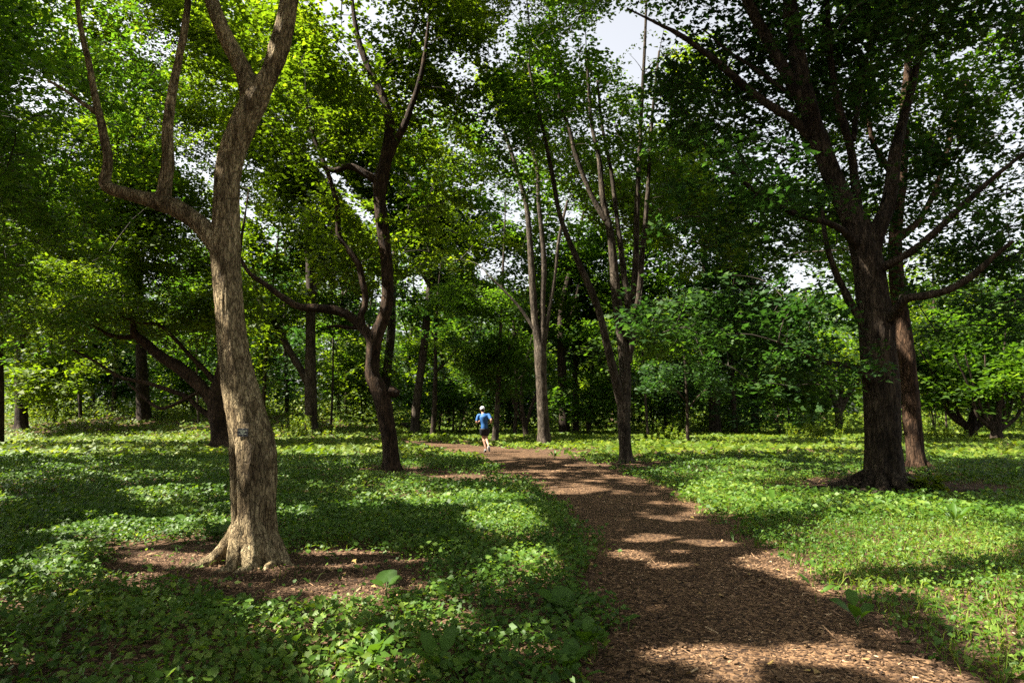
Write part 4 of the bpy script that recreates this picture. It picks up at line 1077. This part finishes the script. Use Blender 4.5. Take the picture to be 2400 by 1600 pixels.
# ------------------------------------------------------------------ people
def ellipsoid(c, r, nu=16, nv=10):
    u = np.linspace(0, 2 * math.pi, nu, endpoint=False); v = np.linspace(0, math.pi, nv)
    V = np.array([[c[0] + r[0] * math.sin(b) * math.cos(a), c[1] + r[1] * math.sin(b) * math.sin(a), c[2] + r[2] * math.cos(b)] for b in v for a in u])
    Fq = [[i * nu + j, i * nu + (j + 1) % nu, (i + 1) * nu + (j + 1) % nu, (i + 1) * nu + j] for i in range(nv - 1) for j in range(nu)]
    return V, np.array(Fq)

def closed_tube(pts, seg=14, n=None, flat=1.0):
    p = np.asarray(pts, float)
    ps = spline(p, n or max(6, 5 * len(p)))
    V, Fq = tube(ps, seg, 0, lump=0)
    c = len(V)
    V = np.vstack([V, ps[:1, :3]])
    jj = np.arange(seg)
    Fq = np.vstack([Fq, np.stack([(jj + 1) % seg, jj, np.full(seg, c), np.full(seg, c)], -1)])
    return V, Fq

def remeshed(name, shapes, mat, parent, voxel=0.012, smooth_it=4):
    s = Soup()
    for V, Fq in shapes: s.add(V, Fq)
    V, Fq = s.arrays()
    o = quad_mesh(name, V + np.array(parent_world(parent)), Fq, mat, parent)
    md = o.modifiers.new('remesh', 'REMESH'); md.mode = 'VOXEL'; md.voxel_size = voxel; md.use_smooth_shade = True
    m2 = o.modifiers.new('smooth', 'SMOOTH'); m2.iterations = smooth_it; m2.factor = 0.5
    dg = bpy.context.evaluated_depsgraph_get()
    me = bpy.data.meshes.new_from_object(o.evaluated_get(dg))
    o.modifiers.clear()
    o.data = me
    if not me.materials: me.materials.append(mat)
    return o

M_SKIN = plain_mat('skin', (0.34, 0.19, 0.125), 0.5, 0.1, 8)
M_SHIRT = plain_mat('blue_jersey', (0.016, 0.078, 0.22), 0.7, 0.18, 9)
M_SHORT = plain_mat('black_shorts', (0.010, 0.010, 0.012), 0.7, 0.2, 12)
M_CAP = plain_mat('white_cap', (0.78, 0.78, 0.78), 0.7, 0.04, 10)
M_HAIR = plain_mat('dark_hair', (0.025, 0.016, 0.010), 0.6, 0.3, 60)
M_SHOE = plain_mat('grey_shoe', (0.50, 0.50, 0.50), 0.6, 0.2, 20)
M_SOLE = plain_mat('dark_sole', (0.03, 0.03, 0.035), 0.7, 0.2, 20)
M_KHAKI = plain_mat('pale_trousers', (0.35, 0.30, 0.22), 0.8, 0.15, 20)

def make_person(loc, label, rz, shorts_mat, cap=True):
    r = empty('person', loc, label, 'person', None)
    body = []
    body.append(closed_tube([[.03, 0, .90, .12], [.03, .0, 1.0, .13], [.02, .0, 1.12, .125], [.005, .0, 1.28, .15], [-.005, 0, 1.40, .15], [-.02, .0, 1.47, .09], [-.035, .01, 1.53, .058], [-.05, .03, 1.60, .056]], 18, 40))
    body.append(ellipsoid((-.055, .045, 1.665), (.078, .098, .118)))
    body.append(ellipsoid((-.062, .145, 1.645), (.016, .022, .022), 10, 8))          # nose
    for sx in (-1, 1): body.append(ellipsoid((-.055 + sx * .080, .035, 1.655), (.012, .022, .032), 8, 6))   # ears
    body.append(closed_tube([[-.05, .13, 1.575, .02], [-.055, .12, 1.56, .03]], 8))
    # arms bent at the elbow, hands carried in front
    armL = [[-.10, 0, 1.43, .06], [-.19, 0, 1.43, .062], [-.235, -.02, 1.33, .05], [-.275, -.05, 1.18, .042], [-.25, .08, 1.15, .040], [-.20, .21, 1.19, .028]]
    armR = [[.08, 0, 1.44, .06], [.18, 0, 1.45, .062], [.245, -.07, 1.36, .05], [.305, -.16, 1.25, .042], [.29, -.05, 1.17, .040], [.24, .08, 1.15, .028]]
    for a, sx in ((armL, 1), (armR, -1)):
        body.append(closed_tube(a, 12, 40))
        w = np.array(a[-1][:3]); dr = unit(w - np.array(a[-2][:3]))
        side = unit(np.cross(dr, [0, 0, 1.0]))
        palm = w + dr * .05
        body.append(ellipsoid(tuple(palm), (.032, .045, .038), 12, 8))
        for k in range(4):
            b = palm + dr * .035 + np.array([0, 0, .03 - .02 * k])
            Lf = [.034, .042, .040, .030][k]
            body.append(closed_tube([[*b, .0095], [*(b + dr * Lf), .009], [*(b + dr * (Lf + .01) + side * sx * .03), .0085], [*(b + dr * Lf * .4 + side * sx * .045), .008]], 8, 12))
        b = palm + np.array([0, 0, .03]) + side * sx * .015
        body.append(closed_tube([[*b, .011], [*(b + dr * .02 + side * sx * .025 + np.array([0, 0, .012])), .010], [*(b + dr * .045 + side * sx * .03), .0085]], 8, 10))
    # legs: pushing off on the left toe, right foot carried behind
    legL = [[-.055, 0, .92, .10], [-.045, .03, .76, .082], [-.015, .06, .545, .056], [.02, .02, .43, .060], [.06, -.06, .28, .046], [.085, -.13, .155, .034], [.075, -.10, .09, .034]]
    legR = [[.12, 0, .92, .10], [.115, .04, .76, .082], [.10, .07, .56, .056], [.125, -.06, .47, .060], [.165, -.21, .37, .046], [.20, -.32, .29, .034], [.21, -.34, .23, .034]]
    body.append(closed_tube(legL, 14, 50)); body.append(closed_tube(legR, 14, 50))
    body.append(closed_tube([[.085, -.14, .12, .034], [.06, -.04, .05, .034], [.045, .05, .035, .026]], 10))
    body.append(closed_tube([[.205, -.34, .25, .034], [.225, -.31, .15, .034], [.235, -.27, .08, .026]], 10))
    bo = remeshed('body', body, M_SKIN, r, 0.013 if cap else 0.02, 4)
    shirt = [closed_tube([[.028, 0, .90, .142], [.025, 0, 1.0, .145], [.02, 0, 1.12, .142], [.005, 0, 1.28, .168], [-.008, 0, 1.40, .168], [-.022, 0, 1.475, .100], [-.032, .005, 1.50, .072]], 20, 40)]
    shirt.append(closed_tube([[-.08, 0, 1.41, .085], [-.19, 0, 1.425, .080], [-.235, -.02, 1.34, .070], [-.268, -.045, 1.215, .060]], 14, 30))
    shirt.append(closed_tube([[.06, 0, 1.42, .085], [.18, 0, 1.445, .080], [.24, -.065, 1.37, .070], [.285, -.125, 1.295, .060]], 14, 30))
    so = remeshed('jersey', shirt, M_SHIRT, r, 0.014 if cap else 0.025, 5)
    sh = [closed_tube([[.03, 0, .965, .135], [.03, 0, .88, .150], [.03, 0, .84, .12]], 18), closed_tube([[-.055, 0, .92, .118], [-.048, .02, .78, .112], [-.035, .045, .665, .098]], 16), closed_tube([[.118, 0, .92, .118], [.115, .03, .78, .112], [.108, .05, .655, .098]], 16)]
    remeshed('shorts', sh, shorts_mat, r, 0.012, 4)
    remeshed('hair', [ellipsoid((-.055, .025, 1.675), (.086, .092, .105))], M_HAIR, r, 0.012, 2)
    if cap:
        cb = [ellipsoid((-.056, .035, 1.715), (.096, .112, .085))]
        cb.append(closed_tube([[-.13, .12, 1.70, .012], [-.12, .17, 1.695, .012], [-.055, .215, 1.69, .012], [.01, .17, 1.695, .012], [.02, .12, 1.70, .012]], 8, 24))
        cb.append(ellipsoid((-.056, .14, 1.698), (.07, .075, .010), 14, 6))
        remeshed('cap', cb, M_CAP, r, 0.008, 2)
    for pts, nm in (([[.088, -.145, .125, .046], [.075, -.095, .075, .046], [.058, -.03, .047, .045], [.045, .055, .037, .037]], 'shoe'), ([[.205, -.35, .245, .046], [.215, -.345, .18, .046], [.226, -.31, .12, .045], [.237, -.265, .06, .037]], 'shoe')):
        s = remeshed(nm, [closed_tube(pts, 12, 20)], M_SHOE, r, 0.008, 2)
        q = np.array(pts)
        tdir = unit(q[-1, :3] - q[0, :3]); nn = unit(np.cross(np.array([1.0, 0, 0]), tdir)); nn = nn if nn[2] < 0 else -nn
        so2 = q.copy(); so2[:, :3] += nn * np.array([.020]); so2[:, 3] *= 0.72
        sl = remeshed('sole', [closed_tube(so2, 10, 16)], M_SOLE, r, 0.008, 2)
        sl.parent = s
    r.rotation_euler = (0, 0, rz)
    return r

g = G(1137, 1061)
make_person((g[0] - 0.06, g[1], g[2] + 0.03), 'man in a white cap, blue jersey and black shorts jogging away along the path', 0.0, M_SHORT)
p2 = P(701, 990, 70)
far_p = make_person((p2[0], p2[1], float(ground_z(p2[0], p2[1])) + 0.02), 'tiny far-off person in a blue top glimpsed left of the straight grey trunk', 2.6, M_KHAKI, cap=False)

# ------------------------------------------------------------------ tree labels
M_PLATE = plain_mat('black_plate', (0.006, 0.007, 0.009), 0.35, 0.1, 40, 0.5)
M_LETTER = plain_mat('pale_lettering', (0.50, 0.55, 0.42), 0.6, 0.05, 40)
M_SCREW = plain_mat('screw_steel', (0.62, 0.62, 0.60), 0.3, 0.1, 40, 0.5, 0.8)

def rounded_plate(w, h, t, name, mat, parent, bev=0.0015):
    bm = bmesh.new()
    bmesh.ops.create_cube(bm, size=1)
    bmesh.ops.scale(bm, vec=(w, t, h), verts=bm.verts)
    bmesh.ops.bevel(bm, geom=list(bm.edges), offset=bev, segments=2, affect='EDGES', profile=0.5)
    m = bpy.data.meshes.new(name); bm.to_mesh(m); bm.free()
    m.materials.append(mat)
    o = bpy.data.objects.new(name, m); COL.objects.link(o); o.parent = parent
    return o

def tree_label(px, py, tree_root, w, h, lines, label, screws=True):
    tr = [c for c in tree_root.children if c.name.startswith('trunk')][0]
    off = parent_world(tree_root)
    bv = BVHTree.FromPolygons([Vector(v.co) + off for v in tr.data.vertices], [tuple(p.vertices) for p in tr.data.polygons])
    far = P(px, py, 60)
    hits = []
    for dx in (-.4, 0, .4):
        for dz in (-.4, 0, .4):
            dr = Vector(far - CAM).normalized()
            o0 = Vector(CAM) + Vector((dx * w, 0, dz * h))
            hloc, nrm, idx, dist = bv.ray_cast(o0, dr)
            if hloc: hits.append((dist, hloc))
    hits.sort(key=lambda q: q[0])
    c = P(px, py, hits[0][1].y - 0.006)
    r = empty('tree_label', tuple(c), label, 'sign')
    rounded_plate(w, h, 0.004, 'plate', M_PLATE, r)
    for tx, z, sz, wd in lines:
        cu = bpy.data.curves.new('lettering', 'FONT')
        cu.body = tx; cu.size = sz; cu.align_x = 'CENTER'; cu.align_y = 'CENTER'; cu.extrude = 0.0004
        cu.materials.append(M_LETTER)
        tmp = bpy.data.objects.new('lettering', cu); COL.objects.link(tmp)
        me = bpy.data.meshes.new_from_object(tmp.evaluated_get(bpy.context.evaluated_depsgraph_get()))
        bpy.data.objects.remove(tmp)
        o = bpy.data.objects.new('lettering', me); COL.objects.link(o); o.parent = r
        o.location = (0, -0.0026, z); o.rotation_euler = (math.pi / 2, 0, 0)
    if screws:
        for z in (h * 0.44, -h * 0.40):
            bm = bmesh.new()
            bmesh.ops.create_cone(bm, cap_ends=True, segments=16, radius1=0.0038, radius2=0.0030, depth=0.002)
            bmesh.ops.rotate(bm, matrix=Matrix.Rotation(math.pi / 2, 3, 'X'), verts=bm.verts)
            m = bpy.data.meshes.new('screw'); bm.to_mesh(m); bm.free(); m.materials.append(M_SCREW)
            o = bpy.data.objects.new('screw', m); COL.objects.link(o); o.parent = r; o.location = (0, -0.0032, z)
            # shank into the bark
            bm = bmesh.new()
            bmesh.ops.create_cone(bm, cap_ends=True, segments=8, radius1=0.0016, radius2=0.0016, depth=0.05)
            bmesh.ops.rotate(bm, matrix=Matrix.Rotation(math.pi / 2, 3, 'X'), verts=bm.verts)
            m = bpy.data.meshes.new('shank'); bm.to_mesh(m); bm.free(); m.materials.append(M_SCREW)
            q = bpy.data.objects.new('shank', m); COL.objects.link(q); q.parent = o; q.location = (0, 0.027, 0)
    return r

tree_label(569, 1013, bent, 0.116, 0.086, [('ACER SACCHARUM', 0.018, 0.0105, 1), ('Sugar Maple', 0.007, 0.0100, 1), ('Aceraceae', -0.005, 0.0080, 1), ('Eastern North America', -0.0165, 0.0085, 1)], 'small black plate with pale lettering screwed to the bent tan trunk')

# ------------------------------------------------------------------ plants one can pick out, weeds and logs
def leafy_plant(px, py, n, size, label, tm, mat, name='broadleaf_plant', group=None, up=0.35, asp=1.0, stem_h=0.10):
    g = G(px, py)
    r = empty(name, tuple(g), label, 'plant', group)
    for k in range(n):
        a = 2 * math.pi * (k + 0.3 * rng.random()) / n
        s = size * rng.uniform(0.7, 1.15)
        hh = stem_h * rng.uniform(0.6, 1.4)
        upk = up * rng.uniform(0.6, 2.2)
        base = g + np.array([math.cos(a), math.sin(a), 0]) * s * 0.25 + np.array([0, 0, hh])
        nr = np.array([[-math.cos(a) * upk + rng.normal(0, .2), -math.sin(a) * upk - .15, 1.0]])
        V, Fc, nt = place(tm, base[None], nr, np.array([s]), yaw=np.array([a]), aspect=np.array([asp]))
        o = mesh_obj('leaf', V, Fc, mat, r, tint=np.full(nt, np.clip(rng.normal(.38, .15), 0, 1)), smooth=True)
        ps = spline(np.array([[*g, .004], [*(g + [math.cos(a) * s * .1, math.sin(a) * s * .1, hh * .7]), .0035], [*base, .0025]]), 6)
        V, Fq = tube(ps, 5, 0, lump=0, cap=False)
        st = quad_mesh('stalk', V, Fq, M_STALK, r)
        st.parent = o
        st.location = (0, 0, 0)
    return r
M_STALK = plain_mat('green_stalk', (0.08, 0.13, 0.035), 0.6, 0.2, 20)

def big_heart():
    ang = np.linspace(0.28, 2 * math.pi - 0.28, 15)
    rad = 0.46 * (1 + 0.10 * np.cos(ang)) * (1 + 0.05 * np.sin(9 * ang))
    V = [[0.04, 0, 0.0]]
    for a, r in zip(ang, rad):
        x = 0.34 - 0.95 * r * math.cos(a); y = r * math.sin(a) * 0.95
        V.append([x, y, 0.13 * abs(y) - 0.22 * max(0, x - .3) ** 2 + 0.02 * math.sin(5 * a)])
    V.append([0.40, 0, -0.02])
    c = len(V) - 1
    Fc = [[0, 1, c]] + [[i, i + 1, c] for i in range(1, 15)] + [[15, 0, c]]
    Fc = [[f[0], f[2], f[1]] for f in Fc]
    return np.array(V), np.array(Fc)
BIGH = big_heart()
lance_w = 1.7
for px, py, n, s, tm, asp, lab in [
        (905, 1400, 4, 0.19, BIGH, 1.0, 'large pale round-leaved plant at the mulch edge right of the bent trunk'),
        (1160, 1345, 3, 0.18, BIGH, 1.0, 'large soft-leaved plant in the thick weeds left of the path middle'),
        (1315, 1450, 5, 0.18, BIGH, 1.0, 'wide-leaved plant hanging over the near left path edge'),
        (1375, 1540, 6, 0.15, LANCE, 2.6, 'rosette of oval plantain leaves on the path edge in the lower left'),
        (1330, 1590, 6, 0.15, LANCE, 2.6, 'plantain rosette at the bottom edge where the path meets the weeds'),
        (1030, 1590, 6, 0.20, LANCE, 1.8, 'tall upright dock leaves at the bottom edge left of the path'),
        (870, 1570, 5, 0.18, LANCE, 2.0, 'pale yellowish lance-leaved plant in the sunlit weeds near the bottom'),
        (690, 1545, 5, 0.11, LANCE, 2.2, 'lone plant with upright oval leaves in the dark lower left weeds'),
        (2240, 1235, 7, 0.30, LANCE, 0.9, 'tall weed with long narrow leaves before the giant trunk on the right'),
        (1815, 1190, 5, 0.28, LANCE, 1.4, 'bright upright weed at the edge of the bare soil left of the giant roots'),
        (1300, 1075, 6, 0.30, LANCE, 1.3, 'bright leafy weed at the far right path edge below the twin stems'),
        (840, 1105, 5, 0.32, LANCE, 1.4, 'bright seedling in the mulch just left of the twisted tree foot'),
        (2010, 1470, 5, 0.16, LANCE, 2.4, 'broad plantain on the right path edge'),
        (430, 1240, 5, 0.2, BIGH, 1.0, 'sunlit wide-leaved plant left of the bent tree roots'),
        (520, 1265, 5, 0.2, BIGH, 0.9, 'pale wide-leaved plant tucked against the left root of the bent tree')]:
    leafy_plant(px, py, n, s, lab, tm, M_COVER, asp=asp)

def weed_clump(px, py, h, w, label, mat, n=14, dens=1.0):
    g = G(px, py)
    r = empty('tall_weed', tuple(g), label, 'weed')
    s = Soup(); leaves = []
    for k in range(n):
        b = g + np.array([rng.normal(0, w * .4), rng.normal(0, w * .3), 0]); b[2] = float(ground_z(b[0], b[1])) - .02
        hh = h * rng.uniform(.55, 1.1)
        lean = rng.normal(0, .18, 2)
        ps = spline(np.array([[*b, .012], [b[0] + lean[0] * hh * .4, b[1] + lean[1] * hh * .4, b[2] + hh * .5, .009], [b[0] + lean[0] * hh, b[1] + lean[1] * hh, b[2] + hh, .004]]), 7)
        V, Fq = tube(ps, 4, 0, lump=0, cap=False)
        s.add(V, Fq)
        for t in np.linspace(.25, 1, 11):
            leaves.append([np.interp(t, np.linspace(0, 1, 7), ps[:, i]) for i in range(3)])
    V, Fq = s.arrays()
    st = quad_mesh('stalks', V, Fq, M_STALK, r); st['kind'] = 'stuff'
    p = np.repeat(np.array(leaves), 3, 0) + rng.normal(0, .04, (3 * len(leaves), 3))
    m = len(p)
    nr = np.stack([rng.normal(0, .5, m), rng.normal(0, .5, m), np.ones(m)], -1)
    V, Fc, nt = place(KITE, p, nr, .15 * rng.uniform(.7, 1.3, m))
    o = mesh_obj('leaves', V, Fc, mat, r, tint=np.repeat(np.clip(rng.normal(.62, .2, m), 0, 1), nt)); o['kind'] = 'stuff'
    return r
weed_clump(700, 1030, 1.3, 1.4, 'tall sunlit weeds standing left of the straight grey trunk', M_COVER_YEL, 26)
weed_clump(112, 1022, 1.5, 1.6, 'sunlit leafy bush in front of the black border trunk', M_COVER_YEL, 22)
weed_clump(2200, 1040, 0.9, 1.8, 'low leafy weeds right of the reddish trunk', M_COVER_YEL, 20)
weed_clump(1900, 1030, 1.0, 2.2, 'leafy brush left of the giant trunk by the bright lawn', M_COVER_YEL, 26)
weed_clump(2180, 1160, 0.35, 0.35, 'small bright weed right of the giant roots', M_COVER_YEL, 8)
weed_clump(1560, 1035, 0.7, 1.8, 'low sunlit weeds on the grass left of the sapling', M_COVER_YEL, 22)

def log(px0, py0, px1, py1, d, r, label, mat):
    a, b = P(px0, py0, d), P(px1, py1, d + .5)
    a[2] = float(ground_z(a[0], a[1])) + r * .8; b[2] = float(ground_z(b[0], b[1])) + r * .8
    root = empty('fallen_log', tuple(a), label, 'log')
    mid = (a + b) / 2 + np.array([0, .1, .03])
    ps = spline(np.array([[*a, r], [*mid, r * .95], [*b, r * .8]]), 24)
    V, Fq = tube(ps, 16, .01, 9, .16, .08)
    c = len(V); V = np.vstack([V, ps[:1, :3]]); jj = np.arange(16)
    Fq = np.vstack([Fq, np.stack([(jj + 1) % 16, jj, np.full(16, c), np.full(16, c)], -1)])
    quad_mesh('stem', V, Fq, mat, root)
    ls = spline(np.array([[*mid, r * .4], [*(mid + [.25, -.1, .35]), r * .3], [*(mid + [.35, -.15, .6]), r * .12]]), 8)
    V, Fq = tube(ls, 8, 0)
    quad_mesh('branch_stub', V, Fq, mat, root)
log(797, 1003, 832, 1003, 58, .30, 'pale fallen log lying left of the twisted tree in the far shade', M_BARK_TAN)
log(938, 1008, 985, 1009, 52, .26, 'dark fallen log lying behind the leaning pale trunk', M_BARK_GREY)

print('STAT', STAT)
